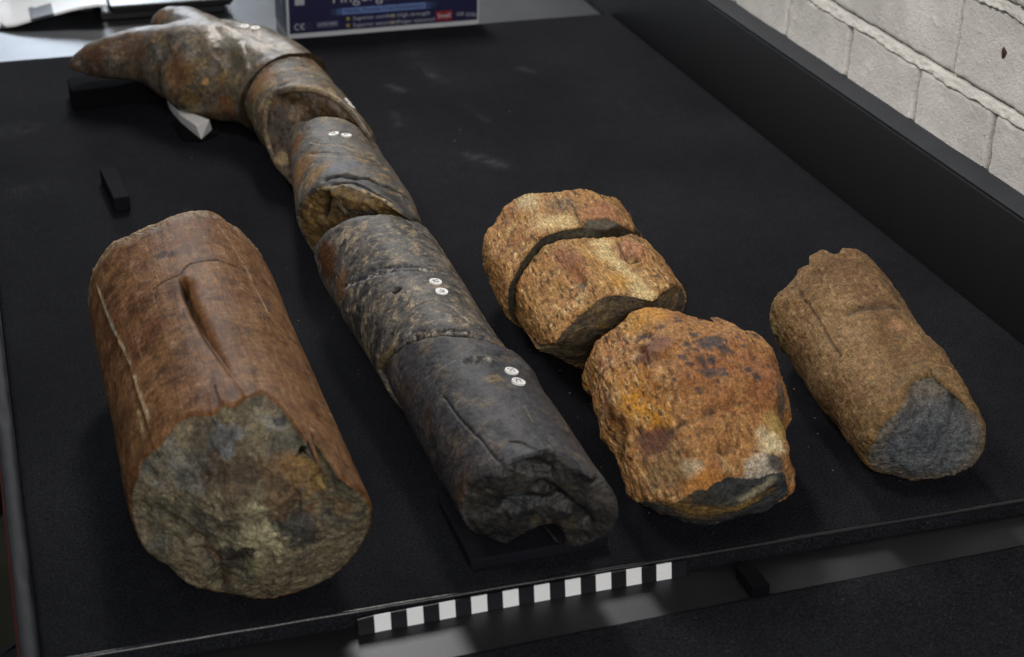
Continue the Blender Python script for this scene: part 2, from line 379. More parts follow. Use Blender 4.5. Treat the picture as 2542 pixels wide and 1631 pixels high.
# ------------------------------------------------------------------ fossils
class Tube:
    """a fossil piece: canal surface round an axis, closed by two broken faces"""
    def __init__(s, circ, k=1., z0=0., nth=300, nbody=190, ncap=44, ext=.12, prof=None):
        cs = []; rs_ = []
        for q in circ:
            d = ray(q[:2]); rho = q[2]
            if len(q) > 3 and q[3] is not None: t = (q[3]-CAM[2])/d[2]
            else: t = (z0-CAM[2])/(d[2]-k*rho/FP)
            cs.append(CAM+d*t); rs_.append(rho*t/FP)
        cs = np.array(cs); L = np.concatenate([[0], np.cumsum(np.linalg.norm(np.diff(cs, axis=0), axis=1))])
        # smooth dense axis with straight extensions
        S = np.linspace(-ext, L[-1]+ext, 240)
        def ip(v):
            v = np.asarray(v, float); e0 = v[0]-(v[1]-v[0])/(L[1]-L[0])*ext; e1 = v[-1]+(v[-1]-v[-2])/(L[-1]-L[-2])*ext
            y = np.interp(S, np.concatenate([[-ext], L, [L[-1]+ext]]), np.concatenate([[e0], v, [e1]]))
            kk = np.hanning(41); kk /= kk.sum(); yp = np.concatenate([2*y[0]-y[1:21][::-1], y, 2*y[-1]-y[-21:-1][::-1]])
            return np.convolve(yp, kk, 'valid')
        s.S = S; s.C = np.stack([ip(cs[:, i]) for i in range(3)], 1)
        rr = np.array(rs_); s.R = np.interp(S, L, rr)
        T = np.gradient(s.C, axis=0); T /= np.linalg.norm(T, axis=1, keepdims=True); s.T = T
        Sd = np.cross(np.array([0, 0, 1.]), T); Sd /= np.linalg.norm(Sd, axis=1, keepdims=True); s.Sd = Sd
        s.U = np.cross(T, Sd); s.k = k; s.L = L[-1]; s.nth = nth; s.nb = nbody; s.nc = ncap; s.prof = prof
        s.th = np.arange(nth)*2*np.pi/nth
        g = np.meshgrid(np.arange(0, 2*np.pi, np.pi/180), np.linspace(-ext, L[-1]+ext, 420)); s.gt = g[0].ravel(); s.gs = g[1].ravel()
        s.gP = s.pos(s.gt, s.gs)
        a = s.pos(s.gt+.01, s.gs)-s.gP; b = s.pos(s.gt, s.gs+.001)-s.gP
        n = np.cross(b, a); n /= np.linalg.norm(n, axis=1, keepdims=True)
        out = s.gP-s.axis(s.gs); n *= np.sign((n*out).sum(1))[:, None]
        s.gv = ((CAM-s.gP)*n).sum(1) > 0; s.gpx = proj(s.gP)
    def _i(s, v, arr): return np.stack([np.interp(v, s.S, arr[:, i]) for i in range(arr.shape[1])], -1)
    def axis(s, v): return s._i(v, s.C)
    def pos(s, th, v):
        r = np.interp(v, s.S, s.R)
        if s.prof is not None: r = r*s.prof(th, v, s)
        return s.axis(v)+r[..., None]*(np.cos(th)[..., None]*s._i(v, s.Sd)+s.k*np.sin(th)[..., None]*s._i(v, s.U))
    def lookup(s, px):
        d = np.hypot(*(s.gpx-np.array(px)).T); d[~s.gv] = 1e9; i = np.argmin(d); return s.gt[i], s.gs[i]
    def rim(s, pts, extra=(), smooth=1):
        """pts: pixels on the visible rim; extra: (theta deg, axial m) for the hidden side"""
        tt = [s.lookup(p) for p in pts]+[(math.radians(a) % (2*np.pi), b) for a, b in extra]
        tt.sort(); t = np.array([q[0] for q in tt]); v = np.array([q[1] for q in tt])
        t3 = np.concatenate([t-2*np.pi, t, t+2*np.pi]); v3 = np.concatenate([v, v, v])
        return np.interp(s.th, t3, v3)
    def low(s, *pz):
        out = []
        for px, z in pz:
            p = at(px, z); i = np.argmin(((s.gP-p)**2).sum(1)); out.append((math.degrees(s.gt[i]), s.gs[i]))
        return out
    def build(s, rb, rf, cb=0., cf=0., rag=(.001, .001), bulge=(0., 0.), pw=(2., 2.), seed=0, rnd=(.002, .003)):
        n = s.nth; th = s.th; ring = np.stack([np.cos(th), np.sin(th), np.zeros(n)], 1)
        rb = rb+rag[0]*(fbm(ring*4, 4, .65, seed+1)); rf = rf+rag[1]*(fbm(ring*4, 4, .65, seed+2))
        rows = []; reg = []; tt = np.linspace(0, 1, s.nb)
        def shr(v):                                       # the broken edges are worn round
            o = np.ones(n)
            for d, w_ in ((v-rb, rnd[0]), (rf-v, rnd[1])):
                if w_ > 0: q = np.clip(1-d/w_, 0, 1); o = o-(1-np.sqrt(1-q*q*.96))*w_*.6/np.interp(v, s.S, s.R)
            return o
        P0 = s.pos
        def pos(a, v): ax_ = s.axis(v); return ax_+(P0(a, v)-ax_)*shr(v)[:, None]
        body = [pos(th, rb+(rf-rb)*t) for t in tt]
        def cap(rimv, rimP, c, bl, p):
            kk = np.hanning(n//5); kk /= kk.sum(); h = len(kk)//2
            sv_ = np.convolve(np.concatenate([rimv[-h:], rimv, rimv[:h]]), kk, 'same')[h:-h]; c1 = np.cos(th-.5)*0
            lo = np.linalg.lstsq(np.stack([np.ones(n), np.cos(th), np.sin(th)], 1), rimv, rcond=None)[0]; pln = lo[0]+lo[1]*np.cos(th)+lo[2]*np.sin(th)
            c0 = rimv.mean()+c; ctr = s.axis(np.array([c0]))[0]; Tn = s._i(np.array([c0]), s.T)[0]; out = []
            for u in np.linspace(0, 1, s.nc+1)[1:]:          # 0 at rim -> 1 centre
                a1 = sm(0, .22, u); a2 = sm(.12, .6, u); q = pos(th, (rimv*(1-a1)+sv_*a1)*(1-a2)+pln*a2); out.append(q*(1-u)+ctr*u+Tn*bl*(1-(1-u)**p))
            return out
        front = cap(rf, body[-1], cf, bulge[1], pw[1]); back = cap(rb, body[0], cb, bulge[0], pw[0])
        rows = back[::-1]+body+front
        s.reg = np.concatenate([np.zeros(len(back)), np.ones(len(body)), np.full(len(front), 2)]).repeat(n)
        s.V = np.concatenate(rows); nr = len(rows)
        sv = np.concatenate([np.tile(rb, (len(back), 1)), np.array([rb+(rf-rb)*t for t in tt]), np.tile(rf, (len(front), 1))]).ravel()
        s.s = sv; s.t = np.concatenate([np.zeros(len(back)), tt, np.ones(len(front))]).repeat(n); s.thv = np.tile(th, nr)
        s.u = np.concatenate([np.linspace(1, 0, s.nc+1)[:-1], np.zeros(s.nb), np.linspace(0, 1, s.nc+1)[1:]]).repeat(n)
        ii = np.arange(nr*n).reshape(nr, n); jj = np.roll(ii, -1, axis=1)
        s.Q = np.stack([ii[:-1], jj[:-1], jj[1:], ii[1:]], -1).reshape(-1, 4)
        nn = normals(s.V, s.Q); ctr = s.V.mean(0)
        if ((s.V-ctr)*nn).sum() < 0: s.Q = s.Q[:, ::-1].copy(); nn = -nn
        s.N = nn; s.rows = (len(back), len(back)+s.nb); s.finish_frame()
    def finish_frame(s):
        ax = nrm(s.C[-1]-s.C[0]); sd = nrm(np.cross([0, 0, 1.], ax)); up = np.cross(ax, sd); c = s.V.mean(0)
        s.Lc = np.stack([(s.V-c)@sd, (s.V-c)@ax, (s.V-c)@up], 1)
        s.col = np.full((len(s.V), 3), .2); s.disp = np.zeros(len(s.V))
    # ---- picking and painting (pigment sits on the surface at real 3D places)
    def pick(s, px):
        if getattr(s, '_pv', None) is not s.V:
            s._pv = s.V; s._px = proj(s.V); s._px[((CAM-s.V)*s.N).sum(1) <= 0] = 1e6
        d = np.hypot(*(s._px-np.array(px, float)).T); near = d < d.min()+5; z = np.linalg.norm(s.V-CAM, axis=1); z[~near] = 1e9
        return s.V[np.argmin(z)], s.N[np.argmin(z)]
    def blob(s, px, r, soft=.35, wob=.8, f=90, seed=0, asp=1., ang=0.):
        p, n = s.pick(px); D = s.V-p
        if asp != 1.:
            ax = nrm(s.C[-1]-s.C[0]); t1 = nrm(ax-n*(ax@n)); t2 = np.cross(n, t1)
            ca, sa = math.cos(ang), math.sin(ang); e = t1*ca+t2*sa; f_ = -t1*sa+t2*ca
            d = np.sqrt((D@e/asp)**2+(D@f_)**2+(D@n)**2)
        else: d = np.linalg.norm(D, axis=1)
        nr_ = d < r*(1+soft+wob*1.3); d[nr_] += wob*r*1.25*fbm(s.V[nr_]*f, 5, .65, seed)
        return 1-sm(r*(1-soft), r*(1+soft), d)
    def line(s, pxs, w, f=120, wob=.6, seed=0):
        pts = np.array([s.pick(p)[0] for p in pxs]); m = ((s.V > pts.min(0)-w*4)&(s.V < pts.max(0)+w*4)).all(1); o = np.zeros(len(s.V)); v = s.V[m]
        if len(v):
            wv = w*(1+.55*fbm(v*f*1.7, 2, .5, seed+3)); d = seg_dist(v+(fbm(v*f, 3, .5, seed)*w*wob)[:, None]*np.array([1, .6, 1]), pts)
            o[m] = np.exp(-(d/wv)**2)
        return o
    def paint(s, c, m): s.col = mix(s.col, lin(c) if isinstance(c, str) else c, m)
    def apply(s): 
        s.V = s.V+s.N*s.disp[:, None]; s.V[:, 2] = np.maximum(s.V[:, 2], getattr(s, 'floor', .0004)); s.N = normals(s.V, s.Q); s.disp[:] = 0
    def out(s, root, parts):
        """parts: name, region, material"""
        n = s.nth; nr = len(s.V)//n; a, b = s.rows; rng = {0: (0, a), 1: (a, b-1), 2: (b-1, nr-1)}
        rowq = np.arange(len(s.Q))//n
        for name, regs, mat in parts:
            m = np.zeros(len(s.Q), bool)
            for r in regs: m |= (rowq >= rng[r][0])&(rowq < rng[r][1])
            q = s.Q[m]; ids, inv = np.unique(q, return_inverse=True)
            quadmesh(name, s.V[ids], inv.reshape(-1, 4), mat, root, True, np.clip(s.col[ids], .002, 1), s.Lc[ids])
    def sticker(s, root, px, rad, seed):
        p, n = s.pick(px); n = nrm(s.N[np.linalg.norm(s.V-p, axis=1) < rad].mean(0))
        e = nrm(np.cross(n, [0, 1, .2])); f = np.cross(n, e); c = p+n*.0012
        V = [c]; K = 28
        rr = rad
        for h in (.0, -.002):
            for i in range(K):
                a = 2*np.pi*i/K; V.append(c+n*h+(e*math.cos(a)+f*math.sin(a))*rr)
        Fc = [(0, 1+i, 1+(i+1) % K) for i in range(K)]+[(1+i, 1+K+i, 1+K+(i+1) % K, 1+(i+1) % K) for i in range(K)]
        st_ = mesh('number_sticker', V, Fc, M_STICK, root)
        r_ = random.Random(seed); Vv = []; Ff = []                      # tiny printed number, two rows
        for row in (.28, -.28):
            for cx_ in (-.36, -.05, .26):
                if r_.random() < .12: continue
                for _ in range(3):
                    a0 = np.array([cx_+r_.uniform(-.02, .2), row+r_.uniform(-.2, .2)]); an = r_.choice([0, np.pi/2, np.pi/2.6]); ln = r_.uniform(.10, .17); wd = .045
                    dd = np.array([math.cos(an), math.sin(an)]); pp = np.array([-dd[1], dd[0]])
                    b0 = len(Vv)
                    for q in (a0-dd*ln-pp*wd, a0+dd*ln-pp*wd, a0+dd*ln+pp*wd, a0-dd*ln+pp*wd): Vv.append(c+n*.0003+(e*q[0]+f*q[1])*rr)
                    Ff.append((b0, b0+1, b0+2, b0+3))
        o = mesh('printed_number', Vv, Ff, M_INK, None); o.parent = st_; o.matrix_parent_inverse = Matrix.Identity(4)
        # children of a sticker share the sticker's own offset
        o.matrix_parent_inverse = st_.matrix_parent_inverse.inverted() @ Matrix.Identity(4) if False else Matrix.Identity(4)
        return st_
def root_for(name, T, label, group, cat='fossil'):
    lo = T.V.min(0); hi = T.V.max(0)
    return tag(empty(name, ((lo[0]+hi[0])/2, (lo[1]+hi[1])/2, lo[2])), label, cat, group)
zm = lambda x0, y0, sc, pts: [(x0+sc*a, y0+sc*b) for a, b in pts]

# ---- the big brown bone --------------------------------------------------------------
K = Tube([(440, 715, 226), (540, 1030, 258), (622, 1290, 288)], nth=500, nbody=260, ncap=90)
b1 = zm(150, 480, .3897, [(330, 290), (420, 262), (480, 225), (620, 172), (760, 118), (840, 95), (930, 92), (1010, 130), (1090, 190)])
f1 = zm(150, 900, .4098, [(400, 860), (440, 700), (470, 590), (520, 545), (600, 480), (690, 360), (800, 318), (920, 305), (975, 240), (1060, 255), (1140, 200), (1235, 178), (1330, 240), (1440, 292), (1480, 350), (1510, 480), (1580, 620), (1700, 680), (1780, 750)])
K.build(K.rim(b1), K.rim(f1, K.low(((345, 1385), .035), ((371, 1437), .014), ((437, 1486), .003), ((572, 1478), .001), ((654, 1488), .001), ((724, 1478), .004), ((789, 1437), .02), ((847, 1370), .042), ((892, 1305), .066))), .0, .012, (.004, .0045), (-.004, .016), (2, 2.2), seed=1, rnd=(.003, .004))
V0 = K.V; Lc = K.Lc; body = (K.reg == 1)*1.; fr = (K.reg == 2)*1.; bk = (K.reg == 0)*1.
capf = sm(0, .10, K.u)
fib = fbm(Lc*np.array([420, 26, 420]), 3, .6, 2)
K.disp += body*(fbm(Lc*np.array([28, 14, 28]), 3, seed=3)*.0016+fib*.00016)
K.disp += (fr*capf)*(fbm(V0*80, 4, .6, 7)*.0022+fbm(V0*34, 5, .55, 4)*.0045+fbm(V0*150, 4, .65, 5)*.0013)+bk*capf*fbm(V0*60, 4, .6, 6)*.004
gl = zm(150, 480, .3897, [(768, 535), (785, 585), (805, 650), (850, 750), (910, 880), (1000, 1010), (1080, 1130), (1165, 1250)])
tl = [K.lookup(p) for p in gl]; gs_ = np.array([q[1] for q in tl]); gt_ = np.array([q[0] for q in tl]); o_ = np.argsort(gs_)
dth = ((K.thv-np.interp(K.s, gs_[o_], gt_[o_])+np.pi) % (2*np.pi)-np.pi)*.07     # + is to the left in the picture
ins = sm(gs_.min()-.003, gs_.min()+.012, K.s)*(1-.8*sm(gs_.max()-.11, gs_.max()-.01, K.s))*(1-sm(gs_.max(), gs_.max()+.03, K.s))
groove = np.where(dth > 0, np.exp(-(dth/.0022)**2), np.exp(-(dth/.0050)**2))*ins*body
K.disp -= groove*.0040+body*ins*np.exp(-((dth+.0006)/.0013)**2)*.0055*(1-.5*sm(.03, .1, K.s-gs_.min())); ridge = np.exp(-((dth-.011)/.009)**2)*ins*body; K.disp += ridge*.0003
ck = K.line(zm(150, 480, .3897, [(575, 605), (640, 555), (765, 510), (800, 462), (835, 430), (930, 415), (1010, 412), (1080, 437), (1130, 455), (1205, 485)]), .0008, 200, .4)
ck2 = K.line(zm(150, 480, .3897, [(600, 600), (585, 640), (605, 680), (560, 725)]), .0004, 200, .4)
ckb = K.line(zm(150, 900, .4098, [(925, 130), (945, 190), (968, 245)]), .0005)
pl = K.line(zm(150, 480, .3897, [(212, 568), (258, 700), (320, 850), (385, 970), (430, 1090), (490, 1240), (540, 1400), (560, 1500)]), .0013, 150, .8, 3)
pl2 = K.line(zm(150, 480, .3897, [(470, 1370), (485, 1440), (500, 1540)]), .0014, 150, .8, 3)
pl3 = K.line(zm(150, 480, .3897, [(1000, 190), (1100, 320), (1200, 480), (1330, 760)]), .0010, 150, .8, 4)
endz = body*(1-sm(.0, .075, K.t))*sm(-.45, .05, fbm(V0*45, 4, .6, 19)); K.disp += endz*(fbm(V0*120, 4, .65, 20)*.0032-.0016)
K.disp -= body*(ck*.0010+ckb*.0008+ck2*.0003)
lft = sm(0, .0015, (K.thv-np.interp(K.s, *[np.array(x) for x in zip(*sorted([(K.lookup(p)[1], K.lookup(p)[0]) for p in zm(150, 480, .3897, [(212, 568), (320, 850), (430, 1090), (560, 1500)])]))]))*.07)*body*(K.thv < 4.2)
K.disp -= lft*.0016
n1 = fbm(V0*22, 4, .6, 11); n2 = fbm(V0*70, 4, .6, 12); n3 = fbm(Lc*np.array([60, 20, 60]), 4, .6, 13)
K.col[:] = lin('785534'); K.paint('623d22', sm(-.15, .4, n1)*.9); K.paint('8a684a', sm(.0, .45, n3)*.6*(1-.5*sm(1.5, 2.3, K.thv))); K.paint('4a2a15', sm(.05, .4, n2)*.7)
K.paint('40240f', sm(-.05, .4, fbm(V0*45, 5, .65, 15))*sm(1.3, 2.0, K.thv)*(K.thv < 4)*.8); K.paint('a5806a', sm(.15, .45, fib)*body*.25); K.paint('45301d', sm(.15, .45, -fib)*body*.3); K.paint('36220f', sm(.08, .38, fbm(V0*120, 4, .65, 17))*body*.55); K.paint('a98468', sm(.15, .42, fbm(V0*95, 4, .65, 18))*body*.4)  # brown mottles, plus the shade of the left side painted in
K.paint('57524c', sm(.25, .6, fbm(V0*55, 4, .6, 16))*(K.thv < 1.75)*.6)
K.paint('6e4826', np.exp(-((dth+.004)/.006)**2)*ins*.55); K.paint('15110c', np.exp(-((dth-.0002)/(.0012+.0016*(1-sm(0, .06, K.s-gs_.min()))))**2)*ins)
K.paint('35231c', K.blob((411, 626), .0052, .3, .4, 150, 4, 1.7, 1.25)*.9); K.paint('7d5a48', K.line([(405, 634), (421, 612)], .0006))
K.paint('1a120d', (ck*1.3+ckb+ck2*.8)*body); K.paint('b9a486', (pl*1.0+pl2*.8+pl3*.5)*sm(-.35, .2, n2)*body); K.paint('8d9080', pl*sm(.1, .4, n1)*.7)
K.paint('9c8466', (1-sm(.0, .006, K.s-K.s[K.reg == 1].min()-.012))*0+bk); K.paint('a98f74', sm(.85, 1, 1-K.t*28)*sm(-.3, .3, n2)*body*.8)
K.paint('8d7c66', endz*.75); K.paint('4f4034', endz*sm(.0, .35, fbm(V0*140, 4, .65, 27))*.8)
# broken face: olive grey matrix with stains
fc = np.tile(lin('6d634e'), (len(V0), 1)); fc = mix(fc, lin('4a4a42'), sm(-.0, .4, fbm(V0*38, 5, .6, 21))); fc = mix(fc, lin('7a6748'), sm(.1, .5, fbm(V0*60, 5, .65, 22))*.8)
fc = mix(fc, lin('6a4a30'), sm(.1, .5, fbm(V0*42, 5, .65, 23))*.7); fc = mix(fc, lin('555552'), sm(.2, .55, fbm(V0*50, 5, .65, 24))*.45); fc = mix(fc, lin('2a261f'), sm(.18, .42, fbm(V0*170, 4, .65, 25))*.7); fc = mix(fc, lin('8f8262'), sm(.18, .42, fbm(V0*190, 4, .65, 26))*.6)
K.col = np.where((K.reg == 2)[:, None], fc, K.col); fm = fr
for px, r, c, a in [((648, 1345), .0200, '9a9272', 1.), ((625, 1415), .010, '86805c', .7), ((742, 1322), .0135, '3a3835', .95), ((578, 1405), .0095, '2f2b27', .9), ((765, 1190), .012, '8d6c36', .7), ((690, 1200), .016, '6f5236', .6),
                    ((560, 1080), .009, '6c7278', .7), ((690, 1050), .012, '6a6a64', .7), ((690, 1045), .005, '25282c', .8), ((450, 1170), .014, '6e6e6a', .6), ((530, 1100), .013, '3b342c', .6), ((570, 1190), .014, '4c3828', .6), ((560, 1330), .010, '3c3a33', .5), ((830, 1180), .016, '44423a', .6), ((440, 1290), .02, '454338', .5)]:
    K.paint(c, K.blob(px, r, .2, 1.5, 55, px[0] % 13)*a*fm)
kc = K.line([(440, 1195), (500, 1178), (580, 1172), (660, 1190), (740, 1232)], .0045, 60, .7, 1)+K.line([(545, 1325), (600, 1300), (660, 1285), (740, 1262)], .005, 60, .7, 2)+K.line([(760, 1040), (772, 1110), (758, 1200)], .003, 60, .6, 3)*.7+K.line([(540, 1475), (560, 1430), (600, 1400)], .006, 60, .6, 4)+K.line([(400, 1290), (460, 1330), (520, 1390)], .005, 60, .7, 6)*.7
K.disp -= fr*capf*kc*.0042; K.paint('2d281f', fr*capf*kc*.45)
K.disp += fr*capf*fbm(V0*22, 3, .5, 28)*.006
K.disp -= fr*capf*(K.blob((648, 1350), .016, .4)*.0025-K.blob((742, 1322), .012, .3)*.002-K.blob((650, 1180), .03, .6)*.004)
K.disp -= fr*K.line(zm(150, 900, .4098, [(960, 1375), (930, 1280), (820, 1180)]), .004)*.004
K.apply()
r = root_for('fossil_bone', K, 'big brown cylindrical fossil bone with a groove along its top, at the left', None)
K.out(r, [('shaft', (1,), M_BONE), ('broken_face', (2,), M_BREAK), ('far_broken_face', (0,), M_BREAK)])

# ---- five pieces of the dark horn ------------------------------------------------------
GT = 'pieces of the dark curved fossil horn laid end to end'
def horn_base(T, dark='3d3d40', tan='7d6c53', f=60, tanamt=.6, seed=0, rust=0.):
    V0 = T.V
    T.col[:] = lin(dark); T.paint('2a2b2f', sm(0, .4, fbm(V0*40, 4, .6, seed+1))*.7)
    T.paint(tan, sm(.02, .38, fbm(V0*f, 5, .68, seed+2))*tanamt); T.paint('8a8078', sm(.15, .5, fbm(V0*28, 4, .6, seed+3))*.4*tanamt)
    T.paint('18191c', sm(.2, .4, fbm(V0*140, 3, .6, seed+4))*.6)
    if rust: T.paint('6a3c1c', sm(.0, .4, fbm(V0*45, 5, .6, seed+5))*rust)
def horn_break(T, cols, seed=0):
    c = np.tile(lin(cols[0]), (len(T.V), 1))
    for i, (h, f, lo, a) in enumerate(cols[1:]): c = mix(c, lin(h), sm(lo, lo+.35, fbm(T.V*f, 5, .65, seed+i))*a)
    return c
# E: front piece
z6 = lambda *p: zm(950, 800, .3897, p)
E_ = Tube([(1132, 932, 158), (1230, 1092, 168), (1318, 1232, 176)], z0=.0085, k=.95, nth=340, nbody=220, ncap=80)
rb = E_.rim(z6((20, 250), (100, 175), (200, 125), (330, 100), (480, 95), (620, 110), (720, 140), (790, 195), (870, 225)), [(240, -.01), (300, -.01)])
rf = E_.rim(z6((690, 965), (765, 920), (830, 880), (950, 840), (1060, 812), (1150, 840), (1230, 882), (1280, 950), (1340, 985)), E_.low(((1184, 1209), .062), ((1170, 1255), .048), ((1165, 1290), .038), ((1488, 1178), .08), ((1520, 1225), .068), ((1548, 1280), .05), ((1168, 1312), .03), ((1203, 1338), .016), ((1281, 1344), .013), ((1394, 1357), .013), ((1457, 1372), .013), ((1511, 1361), .016), ((1545, 1320), .035)))
tn = math.radians(E_.low(((1335, 1352), .013))[0][0]); dn = (E_.th-tn+np.pi) % (2*np.pi)-np.pi; 
E_.build(rb, rf, 0, .0, (.002, .0025), (0, .001), (2, 2.5), seed=2)
V0 = E_.V; Lc = E_.Lc; body = (E_.reg == 1)*1.; fr = (E_.reg == 2)*1.; capf = sm(0, .12, E_.u)
E_.floor = .0089
E_.disp += body*(fbm(Lc*np.array([26, 14, 26]), 3, seed=31)*.0022+fbm(V0*110, 3, .6, 32)*.0004)+fr*capf*(fbm(V0*36, 4, .5, 33)*.0055+fbm(V0*110, 4, .55, 34)*.0012)
cr = E_.line(z6((380, 470), (420, 520), (480, 600), (560, 700), (630, 762), (700, 850), (770, 915)), .0008); E_.disp -= body*cr*.0009
cr2 = E_.line(z6((820, 745), (880, 755), (940, 780), (1010, 815)), .0007); E_.disp -= body*cr2*.0010
cr3 = E_.line(z6((1040, 735), (1090, 780), (1110, 810)), .0006)+E_.line(z6((800, 180), (700, 190), (560, 190)), .0006)*.5
bd = E_.line(z6((600, 215), (640, 210), (690, 225)), .004, 90, .3); E_.disp += body*(bd*.0022-E_.line(z6((550, 225), (590, 235)), .003)*.002)
sh = E_.line(z6((760, 165), (860, 225), (930, 290)), .012, 40, .2); E_.disp += body*sh*.003
ar = E_.line([(1340, 1212), (1392, 1242), (1433, 1269), (1456, 1300)], .0045, 60, .3)+E_.line([(1256, 1252), (1308, 1248), (1371, 1252)], .005, 60, .3)+E_.line([(1225, 1170), (1290, 1160), (1360, 1165)], .005)*.7
E_.disp -= fr*ar*.006
horn_base(E_, '3a3a3e', '6f604b', 55, .45, 35, .0)
E_.paint('4a331f', sm(2.4, 3.0, E_.thv)*(E_.thv < 4.5)*sm(-.2, .4, fbm(V0*40, 4, .6, 44))*.6)
E_.paint('0d0d0f', (cr+cr2+cr3*.8)*body); E_.paint('8c7447', E_.line(z6((660, 340), (740, 320), (760, 345), (690, 360)), .0016, 150, .9)*.6); E_.paint('9a9388', bd*sm(-.1, .3, fbm(V0*160, 3, .6, 3))*.7)
E_.paint('7c7a78', E_.line(z6((260, 355), (380, 275), (470, 225)), .0005, 200, .5)*.7); E_.paint('6d6252', E_.line(z6((900, 520), (960, 620)), .0006)*.8)
E_.paint('9a928a', sm(.93, 1, 1-E_.t*9)*sm(.0, .3, fbm(V0*120, 4, .6, 46))*body*.6)
fc = horn_break(E_, ['302e2b', ('1b1b1d', 45, -.1, .8), ('4a4334', 70, .05, .6), ('3c4046', 50, .2, .5), ('5e5238', 120, .2, .5)], 50)
E_.col = np.where((E_.reg == 2)[:, None], fc, E_.col); E_.paint('0e0e10', fr*ar*.6); E_.paint('6b7480', E_.line([(1265, 1243), (1290, 1240)], .0025)*fr*.5)
E_.paint('47433e', E_.blob((1500, 1230), .012, .4)*fr*.8); 
cav = 0
E_.apply()
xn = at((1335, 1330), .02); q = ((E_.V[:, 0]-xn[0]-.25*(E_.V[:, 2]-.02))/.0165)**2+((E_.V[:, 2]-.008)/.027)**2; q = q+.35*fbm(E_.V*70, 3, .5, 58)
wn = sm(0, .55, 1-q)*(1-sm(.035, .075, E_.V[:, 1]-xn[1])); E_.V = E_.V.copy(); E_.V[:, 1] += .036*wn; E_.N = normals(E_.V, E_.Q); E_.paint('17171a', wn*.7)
r = root_for('fossil_horn_piece', E_, 'nearest black horn piece with a jagged hollow broken end, resting on a dark foam pad', GT)
E_.out(r, [('horn_surface', (0, 1), M_TUSK), ('broken_face', (2,), M_TUSKB)])
for i, p in enumerate([(1271, 918), (1288.5, 944)]): E_.sticker(r, p, .0047, 10+i)
# D
z5 = lambda *p: zm(700, 500, .3247, p)
D_ = Tube([(948, 661, 147), (1030, 790, 149), (1110, 920, 151)], nth=320, nbody=240, ncap=30, z0=.004)
rb = D_.rim(z5((232, 345), (265, 300), (330, 220), (420, 160), (560, 100), (700, 85), (830, 84), (930, 100), (1010, 130), (1080, 170)), [(250, -.005), (300, -.005)])
rf = D_.rim(z5((740, 1290), (780, 1200), (850, 1130), (930, 1075), (1040, 1025), (1180, 1000), (1330, 985), (1450, 1000), (1560, 1045), (1650, 1110), (1720, 1170)), [(250, .19), (300, .19)])
D_.build(rb, rf, 0, 0, (.0022, .001), (.006, .004), seed=3)
V0 = D_.V; Lc = D_.Lc; body = (D_.reg == 1)*1.
D_.disp += body*(fbm(Lc*np.array([24, 14, 24]), 3, seed=61)*.0018+fbm(Lc*np.array([20, 160, 20]), 3, .6, 62)*.00035+fbm(V0*120, 3, .6, 63)*.0003)-(1-sm(0, .05, D_.t))*.0015
band = [(455, 640), (520, 610), (620, 570), (760, 530), (900, 505), (1000, 492), (1110, 500), (1200, 515)]
cb_ = D_.line(z5(*band), .0022, 150, .8, 2); cb2 = D_.line(z5((470, 590), (560, 540), (700, 500), (830, 475), (960, 470), (1080, 480), (1200, 510), (1330, 570), (1385, 620)), .0018, 150, .8, 3)
cb3 = D_.line(z5((450, 500), (560, 470), (700, 440), (850, 425), (1000, 430), (1150, 460), (1290, 540)), .0005, 150, .6, 4)
band_area = D_.line(z5((480, 600), (620, 545), (800, 500), (960, 480), (1060, 485)), .0052, 80, .3)
D_.disp -= body*(cb_*.0016+cb2*.0009+cb3*.0003+band_area*.0010)
arch = D_.line(z5((830, 1150), (840, 1050), (870, 950), (940, 870), (1050, 775), (1160, 745), (1270, 775), (1380, 850), (1440, 910)), .0007, 100, .4); D_.disp -= body*arch*.0007
jt = D_.line(z5((860, 1110), (950, 1060), (1060, 1020), (1200, 995), (1330, 985), (1450, 1005), (1560, 1050), (1640, 1100)), .0022, 120, .8); D_.disp -= body*jt*.0012
hole = D_.blob((981, 717), .0034, .3, .2); D_.disp -= body*hole*.004
horn_base(D_, '4e4c4a', '8c7c64', 75, .95, 65)
D_.paint('9a8c7c', body*np.exp(-((D_.t-.16)/.10)**2)*sm(-.05, .35, fbm(Lc*np.array([40, 130, 40]), 5, .65, 66))*.6)
D_.paint('1f2024', sm(.02, .3, fbm(V0*55, 5, .7, 67))*.75); D_.paint('9c8c74', sm(.12, .4, fbm(V0*130, 4, .68, 72))*.65)
D_.paint('50331f', D_.blob(z5((320, 450))[0], .014, .35, .4, 70, 5, 1.6)); D_.paint('6a4a2c', D_.blob(z5((430, 640))[0], .012, .5)*.7)
D_.paint('3a3b42', band_area*.7); D_.paint('bdb6ac', (cb_*.8+cb2*.7)*sm(.05, .35, fbm(V0*230, 3, .6, 68))); D_.paint('0f0f11', (cb_+cb2)*sm(.05, .35, fbm(V0*200, 3, .6, 69))*.9); D_.paint('7b6f63', cb3*.6)
D_.paint('8b7d6b', arch*.6); D_.paint('c2bab0', jt*sm(.0, .3, fbm(V0*220, 3, .6, 70))*.9); D_.paint('111113', jt*sm(.1, .35, fbm(V0*180, 3, .6, 71))*.9); D_.paint('101010', hole)
D_.paint('77592c', D_.blob(z5((1680, 1110))[0], .008, .5)*.8); D_.paint('766845', D_.line(z5((830, 1120), (780, 1220), (740, 1290)), .003)*.8)
D_.apply()
r = root_for('fossil_horn_piece', D_, 'long grey-brown horn piece with a pale cracked band, just behind the nearest black piece', GT)
D_.out(r, [('horn_surface', (1,), M_TUSK), ('broken_face', (2,), M_TUSKB), ('far_broken_face', (0,), M_TUSKB)])
for i, p in enumerate([(1081.5, 695.5), (1096, 720.5)]): D_.sticker(r, p, .0047, 20+i)
